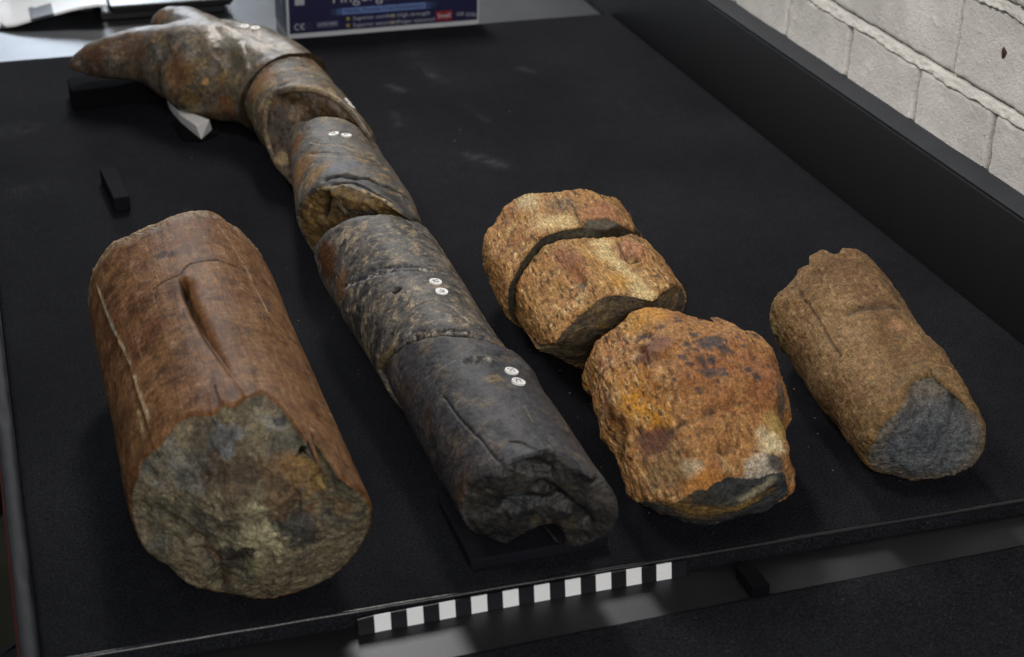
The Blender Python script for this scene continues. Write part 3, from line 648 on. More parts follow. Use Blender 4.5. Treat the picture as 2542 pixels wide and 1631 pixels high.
# C
z4 = lambda *p: zm(650, 100, .3571, p)
C_ = Tube([(832, 402, 110), (856, 470, 126), (886, 552, 146)], nth=300, nbody=190, ncap=60, z0=.003)
rb = C_.rim(z4((188, 640), (205, 590), (270, 565), (330, 560), (370, 540), (470, 530), (570, 545), (690, 620), (760, 690)), [(250, -.01), (300, -.01)])
rf = C_.rim(z4((225, 1230), (270, 1130), (330, 1050), (400, 1025), (470, 1035), (540, 1008), (640, 1030), (740, 1055), (830, 1090), (910, 1150), (990, 1200), (1050, 1240)), [(215, .135), (250, .165), (290, .165), (325, .15)])
C_.build(rb, rf, 0, .004, (.0028, .003), (.003, .011), seed=4, rnd=(.003, .005))
V0 = C_.V; Lc = C_.Lc; body = (C_.reg == 1)*1.; fr = (C_.reg == 2)*1.; capf = sm(0, .12, C_.u)
C_.disp += body*(fbm(Lc*np.array([28, 20, 28]), 3, seed=81)*.0022+fbm(V0*110, 3, .6, 82)*.0004)+fr*capf*(fbm(V0*45, 4, .55, 83)*.005)
la = C_.line(z4((330, 700), (400, 710), (490, 705), (570, 720), (640, 760), (720, 785), (800, 820), (870, 870)), .0007, 120, .8)
lb = C_.line(z4((300, 790), (400, 790), (520, 798), (620, 800), (700, 815), (780, 830), (880, 880)), .0009, 120, .8); lb2 = C_.line(z4((330, 775), (420, 765), (560, 780), (740, 800)), .0016, 120, .8)
lc = C_.line(z4((440, 960), (500, 935), (580, 922), (660, 935), (760, 945), (830, 985), (930, 1030), (1000, 1080), (1060, 1180)), .0026, 90, .6)
ld = C_.line(z4((480, 985), (540, 972), (630, 970), (720, 1000), (800, 1050), (900, 1100), (970, 1150)), .0014, 90, .6)
le = C_.line(z4((380, 1040), (450, 1020), (540, 1012), (700, 1045), (830, 1085), (920, 1160)), .0012, 90, .7)
C_.disp -= body*(la*.0005+lb2*.0008+lc*.0034+ld*.0030)
horn_base(C_, '54504a', '8c734c', 80, .8, 85, .25)
C_.paint('50555c', C_.blob(z4((560, 850))[0], .02, .5, .3, 40, 2, .6)*.8); C_.paint('7c5a34', C_.blob(z4((250, 900))[0], .022, .5, .5, 60, 3)*.8); C_.paint('6e4a26', C_.blob(z4((220, 740))[0], .013, .5, .5, 60, 4)*.9); C_.paint('8a6e42', C_.blob(z4((380, 900))[0], .013, .5, .6, 60, 5)*.7)
C_.paint('121317', (lc*1.5+ld*1.3)*sm(-.5, .0, fbm(V0*90, 3, .6, 86))*body); C_.paint('26282d', C_.line(z4((480, 950), (640, 950), (800, 1010), (950, 1100), (1020, 1190)), .0085, 60, .4)*body*.85)
ed = fbm(V0*170, 3, .6, 87); C_.paint('a38a63', (la+lb)*sm(-.4, .1, ed)*.9); C_.paint('111214', lb2*sm(.0, .3, -ed)*.9); C_.paint('b59a6c', le*sm(-.4, .1, ed)*.8); C_.paint('c0b8aa', C_.line(z4((800, 970), (850, 1000), (890, 1010), (960, 1060), (1010, 1110)), .0010, 150, .8)*sm(-.2, .2, ed)*.9)
C_.paint('a48e74', body*sm(.965, 1, 1-C_.t)*sm(-.3, .2, ed)*.7)
fc = horn_break(C_, ['6a5430', ('4a3b22', 50, -.1, .8), ('84683a', 80, .1, .7), ('4c4c44', 45, .1, .7), ('241d14', 90, .25, .8), ('8a5a2c', 60, .25, .6)], 90)
C_.col = np.where((C_.reg == 2)[:, None], fc, C_.col)
ck = C_.line(z4((460, 1080), (440, 1140), (420, 1200), (400, 1235)), .0030, 90, .6); C_.disp -= fr*ck*.006; C_.paint('0c0a08', fr*ck); C_.paint('99804e', C_.line(z4((330, 1150), (310, 1200), (320, 1260)), .0012)*fr*.8); C_.paint('3e4146', C_.line(z4((620, 1175), (720, 1180), (800, 1190)), .003)*fr*.7)
C_.disp += fr*capf*C_.blob(z4((650, 1110))[0], .022, .6)*.006
C_.apply()
r = root_for('fossil_horn_piece', C_, 'grey horn piece with black layered cracks and an ochre broken end, third from the front', GT)
C_.out(r, [('horn_surface', (0, 1), M_TUSK), ('broken_face', (2,), M_TUSKB)])
for i, p in enumerate([(830, 328.5), (860.5, 331.5)]): C_.sticker(r, p, .0047, 30+i)
# B
z2 = lambda *p: zm(600, 0, .3507, p)
B_ = Tube([(724, 254, 112), (770, 320, 119), (814, 388, 124)], nth=300, nbody=160, ncap=60, z0=.004)
rb = B_.rim(z2((20, 760), (60, 600), (110, 510), (200, 440), (300, 405), (420, 400), (520, 420), (600, 460)), [(250, -.01), (300, -.01)])
rf = B_.rim(z2((150, 860), (180, 720), (230, 655), (300, 635), (400, 622), (500, 625), (600, 650), (700, 710), (790, 790), (870, 880), (935, 985)), [(200, .105), (250, .165), (290, .165), (330, .15)])
B_.build(rb, rf, -.0, -.0, (.003, .004), (.002, -.013), (2, 1.7), seed=5, rnd=(.003, .007))
V0 = B_.V; Lc = B_.Lc; body = (B_.reg == 1)*1.; fr = (B_.reg == 2)*1.; capf = sm(0, .12, B_.u)
B_.disp += body*(fbm(V0*26, 3, seed=101)*.0025+fbm(V0*110, 3, .6, 102)*.0005)+fr*capf*(fbm(V0*45, 4, .55, 103)*.0055)
horn_base(B_, '5a5042', '94805a', 70, .9, 105, .4)
B_.paint('7d5c38', B_.blob(z2((130, 560))[0], .018, .5, .5, 70, 2)*.8); B_.paint('8c7a5e', B_.line(z2((150, 590), (260, 590), (400, 590), (560, 620), (700, 690)), .004, 70, .8)*.8); B_.paint('1c1a17', B_.line(z2((250, 590), (300, 580)), .0035)*.9+B_.line(z2((430, 535), (480, 535)), .0022)*.7)
fc = horn_break(B_, ['40301d', ('261c12', 45, -.15, .8), ('5e4426', 70, .05, .7), ('3b3a36', 40, .15, .6), ('6f6152', 110, .28, .6)], 110)
B_.col = np.where((B_.reg == 2)[:, None], fc, B_.col); B_.paint('8a7a66', B_.blob(z2((360, 800))[0], .008, .5, .6, 120)*fr*.5); B_.paint('8d7a54', B_.blob(z2((290, 1110))[0], .007, .4, .6, 120)*.8)
B_.apply()
r = root_for('fossil_horn_piece', B_, 'brown-grey horn piece with a dark hollow end, between the pronged head and the layered piece', GT)
B_.out(r, [('horn_surface', (0, 1), M_TUSK), ('hollow_end', (2,), M_TUSKB)])
for i, p in enumerate([(874, 240), (880.5, 252)]): B_.sticker(r, p, .0040, 40+i)
# A: the head with a long prong
def canal_mesh(circ, n=40, m=60):
    T = Tube(circ, nth=n, nbody=m, ncap=8, ext=.02, z0=.002); T.build(np.full(n, 0.), np.full(n, T.L), 0, 0, (0, 0), (0, 0)); return T
class Blob(Tube):
    def __init__(s): pass
A_ = Blob(); me_parts = []
def sph3(px, rho, z): d = ray(px); t = (z-CAM[2])/d[2]; return CAM+d*t, rho*t/FP
chains = [[((735, 258), 108, .048), ((690, 236), 110, .048), ((648, 212), 111, .049), ((606, 192), 113, .050), ((560, 172), 117, .051), ((500, 163), 116, .052), ((445, 155), 98, .053), ((395, 140), 78, .053), ((338, 136), 68, .052), ((283, 143), 55, .050), ((235, 148), 42, .047), ((203, 154), 28, .0455), ((189, 159), 19, .045)],
          [((570, 205), 100, .046), ((505, 183), 110, .049), ((490, 195), 92, .046), ((500, 205), 85, .043)],
          [((560, 165), 100, .060), ((510, 130), 90, .064), ((465, 78), 62, .068), ((425, 62), 45, .066), ((400, 58), 28, .064)],
          [((760, 235), 85, .056), ((700, 190), 92, .058), ((640, 160), 95, .059), ((560, 145), 95, .058)]]
bmA = bmesh.new()
for ch in chains:
    pts = [sph3(*c) for c in ch]
    for (c0, r0), (c1, r1) in zip(pts[:-1], pts[1:]):
        ns = max(2, int(np.linalg.norm(c1-c0)/.004))
        for q in range(ns+1):
            t = q/ns; c_ = c0*(1-t)+c1*t; rr_ = r0*(1-t)+r1*t
            bmesh.ops.create_icosphere(bmA, subdivisions=3, radius=rr_, matrix=Matrix.Translation(Vector(c_)))
meA = bpy.data.meshes.new('tmp'); bmA.to_mesh(meA); bmA.free(); oA = bpy.data.objects.new('tmp', meA); COL.objects.link(oA)
md = oA.modifiers.new('r', 'REMESH'); md.mode = 'VOXEL'; md.voxel_size = .0016
dg = bpy.context.evaluated_depsgraph_get(); meB = bpy.data.meshes.new_from_object(oA.evaluated_get(dg)); bpy.data.objects.remove(oA)
nv = len(meB.vertices); V = np.zeros(nv*3); meB.vertices.foreach_get('co', V); V = V.reshape(-1, 3)
ev = np.zeros(len(meB.edges)*2, int); meB.edges.foreach_get('vertices', ev); ev = ev.reshape(-1, 2)
Q = np.array([list(p.vertices)+[-1]*(4-len(p.vertices)) for p in meB.polygons])
deg = np.bincount(ev.ravel(), minlength=nv)[:, None].astype(float)
# cut the joint end: everything beyond the break plane is pressed onto it
jc = np.array([-.004, .789, .05]); jn = nrm(np.array([.22, -.93, -.30]))
dcut = (V-jc)@jn+fbm(V*40, 3, seed=7)*.002; over = np.maximum(0, dcut-.004); V = V-jn*over[:, None]; onface = over > .0008
for _ in range(14):
    acc = np.zeros_like(V); np.add.at(acc, ev[:, 0], V[ev[:, 1]]); np.add.at(acc, ev[:, 1], V[ev[:, 0]]); V = V*.5+.5*acc/deg
A_.V = V; A_.Q = Q; A_.N = normals(V, Q)
if ((V-V.mean(0))*A_.N).sum() < 0: A_.Q = Q[:, ::-1].copy(); A_.N = -A_.N
ctr = V.mean(0); A_.Lc = V-ctr; A_.col = np.full((nv, 3), .2); A_.disp = np.zeros(nv); A_.C = np.array([ctr-[1, 0, 0], ctr+[1, 0, 0]])
A_.floor = .004
z1 = lambda *p: zm(0, 0, .3507, p)
A_.disp += fbm(V*24, 3, seed=121)*.0022+fbm(V*90, 4, .6, 122)*.0006+onface*fbm(V*50, 3, seed=4)*.002
A_.disp -= A_.line(z1((1560, 200), (1600, 330), (1640, 450)), .011, 40, .3)*.0045+A_.line(z1((1130, 300), (1180, 420), (1220, 540)), .010, 40, .3)*.004
A_.disp += A_.line(z1((1690, 300), (1720, 420), (1740, 480)), .004, 40, .3)*.002
horn_base(A_, '585044', '846e48', 75, .85, 125, .45)
A_.paint('5a3a1e', A_.line(z1((520, 420), (700, 340), (900, 270), (1000, 300)), .016, 50, .6)*sm(-.4, .2, fbm(V*60, 4, .6, 1))*.9)
A_.paint('6e5a30', sm(-.2, .3, fbm(V*60, 5, .65, 127))*A_.blob(z1((1400, 640))[0], .045, .4)*.75); A_.paint('6a4020', A_.blob(z1((1250, 500))[0], .018, .5, .6, 70, 4)*.6); A_.paint('7a4a1e', A_.blob(z1((1600, 760))[0], .013, .5, .5, 70, 5)*.8)
A_.paint('1f1e1a', sm(.1, .35, fbm(V*85, 4, .65, 128))*.6); A_.paint('a08a5c', sm(.28, .45, fbm(V*130, 4, .65, 129))*.7); A_.paint('b0884a', A_.blob(z1((1440, 580))[0], .0035, .4)*.9)
A_.paint('3a3424', A_.line(z1((1600, 300), (1640, 420)), .009, 60, .5)*.7); A_.paint('8a847c', A_.line(z1((1060, 170), (1300, 150), (1500, 180), (1750, 300)), .014, 50, .5)*.45); A_.paint('7e5a34', A_.blob(z1((1120, 115))[0], .010, .5)*.8)
A_.paint('b0a795', sm(.2, .4, fbm(V*110, 4, .65, 130))*A_.blob(z1((1430, 330))[0], .022, .5)*.8)
A_.apply()
rA = tag(empty('fossil_horn_piece', (float(ctr[0]), float(ctr[1]), .004)), 'farthest horn piece with a long pointed prong reaching left over the mat', 'fossil', GT)
fq = onface[np.where(A_.Q < 0, A_.Q[:, :1], A_.Q)].mean(1) > .5
A_.paint('3a2f20', onface*1.)
for nm_, msk, mt in (('horn_surface', ~fq, M_HEAD), ('broken_face', fq, M_TUSKB)):
    q = A_.Q[msk]; ids, inv = np.unique(q[q >= 0], return_inverse=True); qq = np.full(q.shape, -1); qq[q >= 0] = inv
    quadmesh(nm_, A_.V[ids], qq, mt, rA, True, np.clip(A_.col[ids], .002, 1), A_.Lc[ids])
for i, p in enumerate([(610, 62), (633, 65)]): A_.sticker(rA, p, .0045, 50+i)

# ---- ochre chunks ----------------------------------------------------------------------
GR = 'broken ochre fossil chunks lying in a row'
zg = lambda *p: zm(1150, 440, .3247, p)
def ochre(T, seed, base='9f7747', pale='c4aa7a', redd='86563a', fibre=1.):
    V0, Lc = T.V, T.Lc
    T.col[:] = lin(base); T.paint(redd, sm(-.05, .45, fbm(V0*32, 4, .6, seed+1))*.75); T.paint(pale, sm(.1, .5, fbm(V0*45, 5, .65, seed+2))*.8)
    T.paint('7a5430', sm(.05, .4, fbm(Lc*np.array([190, 45, 190]), 4, .65, seed+3))*.6*fibre); T.paint('d6bd88', sm(.2, .45, fbm(Lc*np.array([300, 70, 300]), 3, .65, seed+4))*.65*fibre)
    T.paint('2a1d10', sm(.12, .34, fbm(Lc*np.array([330, 85, 330]), 3, .6, seed+5))*.8*(.35+.65*fibre)); T.paint('4b4a46', sm(.3, .55, fbm(V0*55, 4, .65, seed+6))*.5)
def fibr(T, seed, a=.0009): return a*fbm(T.Lc*np.array([290, 62, 290]), 3, .65, seed)
facet = lambda n, a, ph: (lambda th, v, s: 1+a*np.cos(n*th+ph)+a*.5*np.cos((n+2)*th+ph*2.3+v*14))
def cut(normals_, p=16):                                  # flat broken sides: smooth minimum of planes (degrees, distance)
    def f(th, v, s):
        acc = 0
        for a, d, tw in normals_: acc = acc+(np.maximum(np.cos(th-math.radians(a)-tw*v), 1e-3)/d)**p
        return acc**(-1/p)
    return f
# F
F_ = Tube([(1380, 600, 190), (1415, 668, 196), (1452, 738, 198)], k=.78, nth=520, nbody=150, ncap=40, prof=cut([(86, .95, 1), (38, 1.01, 0), (-8, 1.02, 0), (138, 1.0, 0), (185, 1.02, 0), (228, .95, 0), (270, 1., 0), (315, .95, 0)]))
rb = F_.rim(zg((150, 520), (230, 330), (310, 210), (390, 150), (530, 120), (740, 105), (940, 85), (1050, 130), (1240, 180)), [(250, -.01), (300, -.01), (200, .0), (340, 0)])
rf = F_.rim(zg((330, 935), (370, 790), (450, 640), (560, 510), (700, 425), (800, 402), (950, 385), (1130, 400), (1260, 390), (1420, 440)), [(250, .085), (300, .085)])
rf = rf-.0035
F_.build(rb, rf, 0, 0, (.005, .0015), (-.006, .0), seed=6)
V0 = F_.V; body = (F_.reg == 1)*1.; cap = (F_.reg != 1)*sm(0, .15, F_.u)
F_.disp += body*(fbm(V0*30, 4, .55, 141)*.0042+fibr(F_, 142)+fbm(V0*120, 3, .6, 143)*.0008)+cap*fbm(V0*50, 4, .55, 144)*.003
F_.disp -= body*F_.line(zg((870, 260), (910, 300), (940, 355)), .002)*.003
ochre(F_, 145); F_.paint('cbb585', F_.blob(zg((700, 320))[0], .016, .5, .6, 80, 1)*.75); F_.paint('bfae86', F_.blob(zg((480, 170))[0], .009, .5, .6, 80, 2, 2)*.7); F_.paint('97664a', F_.blob(zg((1100, 270))[0], .02, .5, .4, 60, 3)*.7); F_.paint('5a4f46', F_.blob(zg((760, 200))[0], .012, .5, .7, 70, 4)*.6)
gp = F_.blob(zg((1160, 350))[0], .0125, .12, .12, 90, 7, 2.1, 1.5); gp = gp*sm(.0, .15, F_.t-.45); F_.paint('4a4236', gp*body); F_.disp -= body*gp*.0012; F_.paint('3d3426', F_.blob(zg((1370, 410))[0], .008, .2, .3)*body)
fc = horn_break(F_, ['3d382c', ('2a2722', 50, -.1, .8), ('5a4a30', 70, .1, .6)], 150); F_.col = np.where((F_.reg == 2)[:, None], fc, F_.col)
F_.apply(); r = root_for('fossil_chunk', F_, 'farthest ochre fossil chunk of the middle row, cracked away from the one before it', GR)
F_.out(r, [('weathered_surface', (0, 1), M_ROCK), ('broken_face', (2,), M_GREY)])
# G
G_ = Tube([(1462, 716, 196), (1505, 780, 202), (1548, 846, 204)], k=.76, nth=520, nbody=170, ncap=56, prof=cut([(84, .95, -1), (34, 1.02, 0), (-10, 1.04, 0), (134, .99, 0), (182, 1.02, 0), (226, .95, 0), (270, 1., 0), (315, .95, 0)]))
rb = G_.rim(zg((372, 960), (400, 850), (460, 730), (530, 620), (620, 535), (730, 480), (900, 466), (1060, 462), (1180, 448), (1290, 430), (1400, 450), (1470, 475)), [(250, -.005), (300, -.005)])
rf = G_.rim(zg((480, 1180), (600, 1290), (690, 1270), (740, 1190), (870, 1060), (960, 990), (1010, 935), (1090, 905), (1230, 895), (1320, 910), (1450, 938), (1520, 880), (1640, 815), (1720, 830)), G_.low(((1330, 872), .03), ((1358, 898), .012), ((1400, 916), .002), ((1450, 917), .001), ((1600, 880), .004), ((1700, 830), .02)))
G_.build(rb, rf, 0, .012, (.0022, .002), (0, .004), (2, 2), seed=7)
V0 = G_.V; body = (G_.reg == 1)*1.; fr = (G_.reg == 2)*1.; cap = (G_.reg != 1)*sm(0, .12, G_.u)
G_.disp += body*(fbm(V0*28, 4, .55, 161)*.0036+fibr(G_, 162, .0011)+fbm(V0*120, 3, .6, 163)*.0006)+cap*(fbm(V0*48, 5, .55, 164)*.0048)
G_.disp -= body*(G_.line(zg((840, 700), (870, 780), (910, 800)), .004, 70, .4)*.003+G_.line(zg((1180, 470), (1210, 560), (1280, 630), (1340, 620)), .0022, 70, .5)*.0025)
G_.disp += body*G_.blob(zg((1260, 540))[0], .014, .4)*.0022
ochre(G_, 165); G_.paint('cdb988', G_.line(zg((1060, 490), (1150, 620), (1260, 730), (1400, 900)), .009, 60, .6)*.8); G_.paint('b08a4a', G_.line(zg((900, 520), (1010, 640), (1150, 800)), .008, 60, .7)*.6); G_.paint('7d4f38', G_.line(zg((740, 560), (820, 640), (890, 740)), .009, 60, .5)*.75); G_.paint('9a6a50', G_.blob(zg((1270, 550))[0], .014, .3, .4, 70, 6)*.7); G_.paint('4c4338', G_.blob(zg((890, 800))[0], .005, .4)*.8)
G_.paint('2c2216', G_.line(zg((1180, 470), (1210, 560), (1280, 630), (1340, 620)), .0012, 90, .6)*.8); G_.paint('bd8730', G_.blob(zg((1200, 770))[0], .009, .6, .6)*.5)
fc = horn_break(G_, ['6b5c46', ('403c36', 45, .0, .8), ('84693c', 70, .0, .75), ('3c4046', 40, .15, .7), ('8a7650', 110, .25, .6), ('1e1a15', 80, .25, .6)], 170); G_.col = np.where((G_.reg == 2)[:, None], fc, G_.col)
G_.apply(); r = root_for('fossil_chunk', G_, 'middle ochre fossil chunk of its row, with a pale stripe and fibrous left side', GR)
G_.out(r, [('weathered_surface', (0, 1), M_ROCK), ('broken_face', (2,), M_GREY)])
# H
zh = lambda *p: zm(1400, 740, .3701, p)
H_ = Tube([(1640, 902, 200), (1708, 976, 230), (1720, 1050, 231), (1736, 1112, 198)], k=.74, nth=520, nbody=230, ncap=60, prof=cut([(72, .97, 1), (22, 1.03, -1), (-20, 1.03, 0), (128, .97, 0), (172, .99, 0), (220, .95, 0), (270, 1., 0), (315, .95, 0)], 18))
rb = H_.rim(zh((110, 560), (120, 470), (190, 330), (330, 215), (440, 112), (520, 76), (640, 70), (760, 76), (900, 108), (990, 112), (1090, 182), (1190, 222)), [(250, 0), (300, 0)])
rf = H_.rim(zh((700, 1360), (800, 1300), (950, 1270), (1010, 1205), (1110, 1180), (1230, 1185), (1330, 1200), (1420, 1150)), H_.low(((1600, 1222), .02), ((1640, 1256), .008), ((1696, 1276), .002), ((1763, 1287), .001), ((1800, 1276), .002), ((1855, 1265), .006), ((1911, 1248), .014), ((1938, 1218), .03)))
H_.build(rb, rf, 0, .004, (.003, .005), (0, .010), (2, 2.4), seed=8, rnd=(.006, .009))
V0 = H_.V; body = (H_.reg == 1)*1.; fr = (H_.reg == 2)*1.; cap = (H_.reg != 1)*sm(0, .12, H_.u)
left = sm(1.7, 2.2, H_.thv)*(H_.thv < 4.6)
H_.disp += body*(fbm(V0*24, 4, .55, 181)*.0060+fibr(H_, 182, .0013)*(.3+.9*left)+fbm(V0*75, 4, .6, 183, True)*.0016*(1-left*.7))+cap*fbm(V0*45, 4, .55, 184)*.004
H_.disp -= body*(H_.line(zh((515, 330), (540, 400), (530, 480), (515, 560)), .003, 60, .5)*.005+H_.line(zh((600, 400), (700, 375)), .002)*.003+H_.line(zh((640, 570), (720, 490)), .0018)*.002+H_.line(zh((700, 890), (830, 830), (1000, 750), (1150, 700)), .003, 60, .8)*.002+H_.line(zh((1050, 1020), (1180, 980), (1320, 1000)), .0035, 60, .8)*.0022)
H_.disp += body*(H_.blob(zh((640, 330))[0], .011, .3, .2, 70, 3)*.0035)
ochre(H_, 185, '9d7040', 'ba9868', '8a5838', .5); rdd = fbm(V0*35, 4, .6, 186)
H_.paint('7e4a2c', H_.blob(zh((1200, 560))[0], .045, .5)*sm(-.4, .2, rdd)*.6); H_.paint('a8722c', H_.blob(zh((440, 660))[0], .02, .6, .5, 60, 2, 1.8)*.6); H_.paint('b8801e', H_.line(zh((430, 660), (560, 770), (680, 850)), .007, 60, .8)*.75); H_.paint('b5822e', H_.blob(zh((540, 130))[0], .016, .5, .5)*.8)
H_.paint('c0a070', left*sm(.05, .35, fbm(H_.Lc*np.array([300, 60, 300]), 3, .65, 187))*.8); H_.paint('2c1c0e', left*sm(.08, .3, fbm(H_.Lc*np.array([320, 70, 320]), 3, .65, 188))*.85)
H_.paint('6e4a3c', H_.blob(zh((600, 340))[0], .012, .3, .4)*.8); H_.paint('4d291d', H_.blob(zh((600, 950))[0], .013, .35, .4, 70, 5)*.9); H_.paint('4a2a18', H_.line(zh((270, 660), (330, 800), (390, 880)), .006, 60, .5)*.8)
for p, s_ in [((960, 300), .008), ((1080, 350), .006), ((780, 150), .004), ((820, 300), .003), ((1240, 470), .003), ((1300, 525), .0035), ((1020, 280), .006), ((800, 390), .003), ((930, 410), .004), ((870, 240), .0035), ((980, 500), .0035)]:
    H_.paint('33343a', H_.blob(zh(p)[0], s_, .4, .9, 190, s_*1e4)*.8*body)
rs_ = random.Random(3)
for _ in range(46):
    p = (rs_.gauss(1010, 190), rs_.gauss(360, 150))
    H_.paint('34353a', H_.blob(zh(p)[0], rs_.uniform(.0008, .0028), .4, 1.2, 240, rs_.random()*50)*.75*body)
cres = H_.line(zh((488, 290), (500, 262), (530, 245), (580, 240)), .0017, 100, .2); H_.disp -= body*cres*.003; H_.paint('55555a', cres*body)
H_.paint('2e2a26', (H_.line(zh((700, 890), (830, 830), (1000, 750)), .0035, 60, .9)+H_.line(zh((1050, 1020), (1180, 980), (1320, 1000)), .003, 60, .9)*.7)*sm(-.3, .2, rdd)*.8*body)
H_.paint('cdbf9a', H_.blob(zh((1400, 950))[0], .010, .5, .6, 90, 2)*.8); H_.paint('b59c5a', H_.blob(zh((1440, 860))[0], .011, .5, .5, 90, 4)*.7); H_.paint('4a4a44', H_.blob(zh((1470, 680))[0], .012, .4, .4)*.8); H_.paint('b5a688', H_.blob(zh((850, 1130))[0], .0065, .5, .9, 120, 3)*.9)
H_.paint('5a4a30', H_.blob(zh((680, 1150))[0], .016, .5, .6)*.6); H_.paint('a89e8e', H_.blob(zh((1350, 1140))[0], .011, .3, .9, 100, 9)*.9); H_.paint('38393a', H_.blob(zh((1430, 1080))[0], .007, .3, .3)*.9); H_.paint('b3742a', H_.blob(zh((950, 1250))[0], .012, .5, .7, 90)*.5*body)
fc = horn_break(H_, ['3a3c3b', ('2b2c2c', 60, -.1, .7), ('5c5a50', 90, .2, .5)], 190); ledge = sm(-.2, .25, fbm(V0*50, 4, .6, 195)+H_.u*0-.0)
H_.col = np.where((H_.reg == 2)[:, None], fc, H_.col); H_.paint('9d9276', H_.line(zh((1200, 1370), (1310, 1300), (1390, 1240)), .003, 80, .6)*fr*.8); H_.paint('8a6a2e', H_.line(zh((1100, 1430), (1250, 1390), (1400, 1310)), .004, 80, .7)*fr*.8); H_.paint('8a6a34', H_.line(zh((700, 1340), (820, 1420), (940, 1460)), .012, 60, .6)*fr*.8)
H_.apply(); r = root_for('fossil_chunk', H_, 'nearest rusty orange fossil chunk of the middle row, with a dark grey front patch', GR)
H_.out(r, [('weathered_surface', (0, 1), M_ROCKB), ('broken_face', (2,), M_GREY)])
# I
zi = lambda *p: zm(1880, 590, .409, p)
I_ = Tube([(2068, 772, 160), (2165, 908, 157), (2268, 1046, 156)], k=.95, nth=330, nbody=230, ncap=70, prof=facet(3, .03, 2.))
rb = I_.rim(zi((85, 480), (130, 330), (210, 240), (245, 180), (310, 160), (315, 105), (400, 66), (445, 100), (490, 100), (520, 62), (640, 78), (700, 105)), [(250, -.005), (300, -.005)])
rf = I_.rim(zi((650, 1385), (690, 1220), (720, 1155), (800, 1070), (870, 980), (930, 870), (1000, 832), (1070, 815), (1150, 800), (1250, 870), (1310, 960), (1350, 1060)), I_.low(((2130, 1130), .03), ((2166, 1175), .012), ((2191, 1190), .004), ((2269, 1196), .001), ((2322, 1198), .001), ((2371, 1188), .006), ((2404, 1155), .02), ((2432, 1070), .045)))
I_.build(rb, rf, 0, .003, (.003, .004), (-.004, .007), (2, 2.6), seed=9, rnd=(.004, .007))
V0 = I_.V; body = (I_.reg == 1)*1.; fr = (I_.reg == 2)*1.; cap = (I_.reg != 1)*sm(0, .12, I_.u)
I_.disp += body*(fbm(V0*26, 4, .55, 201)*.0042+fbm(V0*100, 4, .6, 202)*.0010+fibr(I_, 203, .0004))+cap*(fbm(V0*40, 4, .5, 204)*.0030+fbm(V0*130, 4, .6, 205)*.0016)
stp = I_.line(zi((220, 280), (300, 400), (370, 530), (430, 630), (495, 720)), .0012, 60, 2.2); I_.disp -= body*stp*.0014+body*I_.blob(zi((560, 560))[0], .03, .6, .5, 40, 1, 1.8)*-.0012
st2_ = I_.line(zi((495, 725), (440, 765), (400, 790)), .0014, 90, .8)*.05; I_.disp -= body*st2_*.0012; I_.disp -= body*I_.line(zi((340, 200), (370, 215), (420, 190)), .002)*.002
I_.disp -= body*(I_.line(zi((560, 440), (700, 410), (850, 410)), .0045, 50, .6)*.0024+I_.line(zi((750, 460), (820, 600), (850, 720), (870, 850)), .009, 40, .4)*.002)
I_.disp += body*(I_.blob(zi((1110, 650))[0], .018, .5)*.003+I_.blob(zi((150, 480))[0], .018, .5)*.003)
ochre(I_, 205, '755a3a', '937850', '6a4a31', .3); I_.paint('5c4329', sm(.0, .4, fbm(V0*26, 4, .6, 211))*.6); I_.paint('9c8058', sm(.2, .45, fbm(V0*150, 4, .65, 212))*.5); I_.paint('8c7250', I_.blob(zi((540, 650))[0], .025, .5, .5, 50, 1, 2)*.6); I_.paint('5e4426', I_.line(zi((740, 460), (800, 600), (850, 760)), .008, 50, .6)*.6); I_.paint('3a3228', (I_.line(zi((560, 440), (700, 410), (850, 410), (950, 470)), .003, 60, .8)*.7+I_.line(zi((800, 270), (900, 340)), .005, 60, .7)*.6)*body)
I_.paint('2a1f14', (stp+st2_)*.6*body); I_.paint('8a8254', I_.blob(zi((120, 600))[0], .012, .5, .6)*.7); I_.paint('a5795a', I_.blob(zi((860, 520))[0], .006, .5, .6)*.5); I_.paint('6d5a3a', body*sm(.82, .98, I_.t)*sm(-.2, .2, fbm(V0*70, 4, .6, 210))*.6)
fc = horn_break(I_, ['5b5d5f', ('44464a', 40, -.05, .7), ('7a756a', 90, .1, .6), ('2b2c30', 140, .18, .7), ('6b5a42', 60, .25, .6)], 215); rimm = 1-sm(.05, .35, I_.u+.25*fbm(V0*60, 4, .6, 218))
fc = mix(fc, lin('675c4c'), rimm*.7); I_.col = np.where((I_.reg == 2)[:, None], fc, I_.col); I_.paint('3f434c', I_.blob(zi((1050, 1230))[0], .011, .5, .5)*fr*.7)
I_.apply(); r = root_for('fossil_chunk', I_, 'sandy brown fossil chunk alone at the right, with a flat blue-grey broken end', None)
I_.out(r, [('weathered_surface', (0, 1), M_SAND), ('broken_face', (2,), M_GREY)])

# ------------------------------------------------------------------ small things on the table
def pxpoly(pts, z): return [tuple(at(p, z)[:2]) for p in pts]
# pad under the front of the horn
pl_ = [at((1168, 1418), 0), at((1512, 1362), 0)]; x0, x1, yf = pl_[0][0], pl_[1][0], .0275
tag(box('foam_pad', (x0, yf, .0005), (x1, yf+.075, .0088), M_FOAM, None, .0012), 'flat dark foam pad under the nearest black horn piece', 'foam pad')
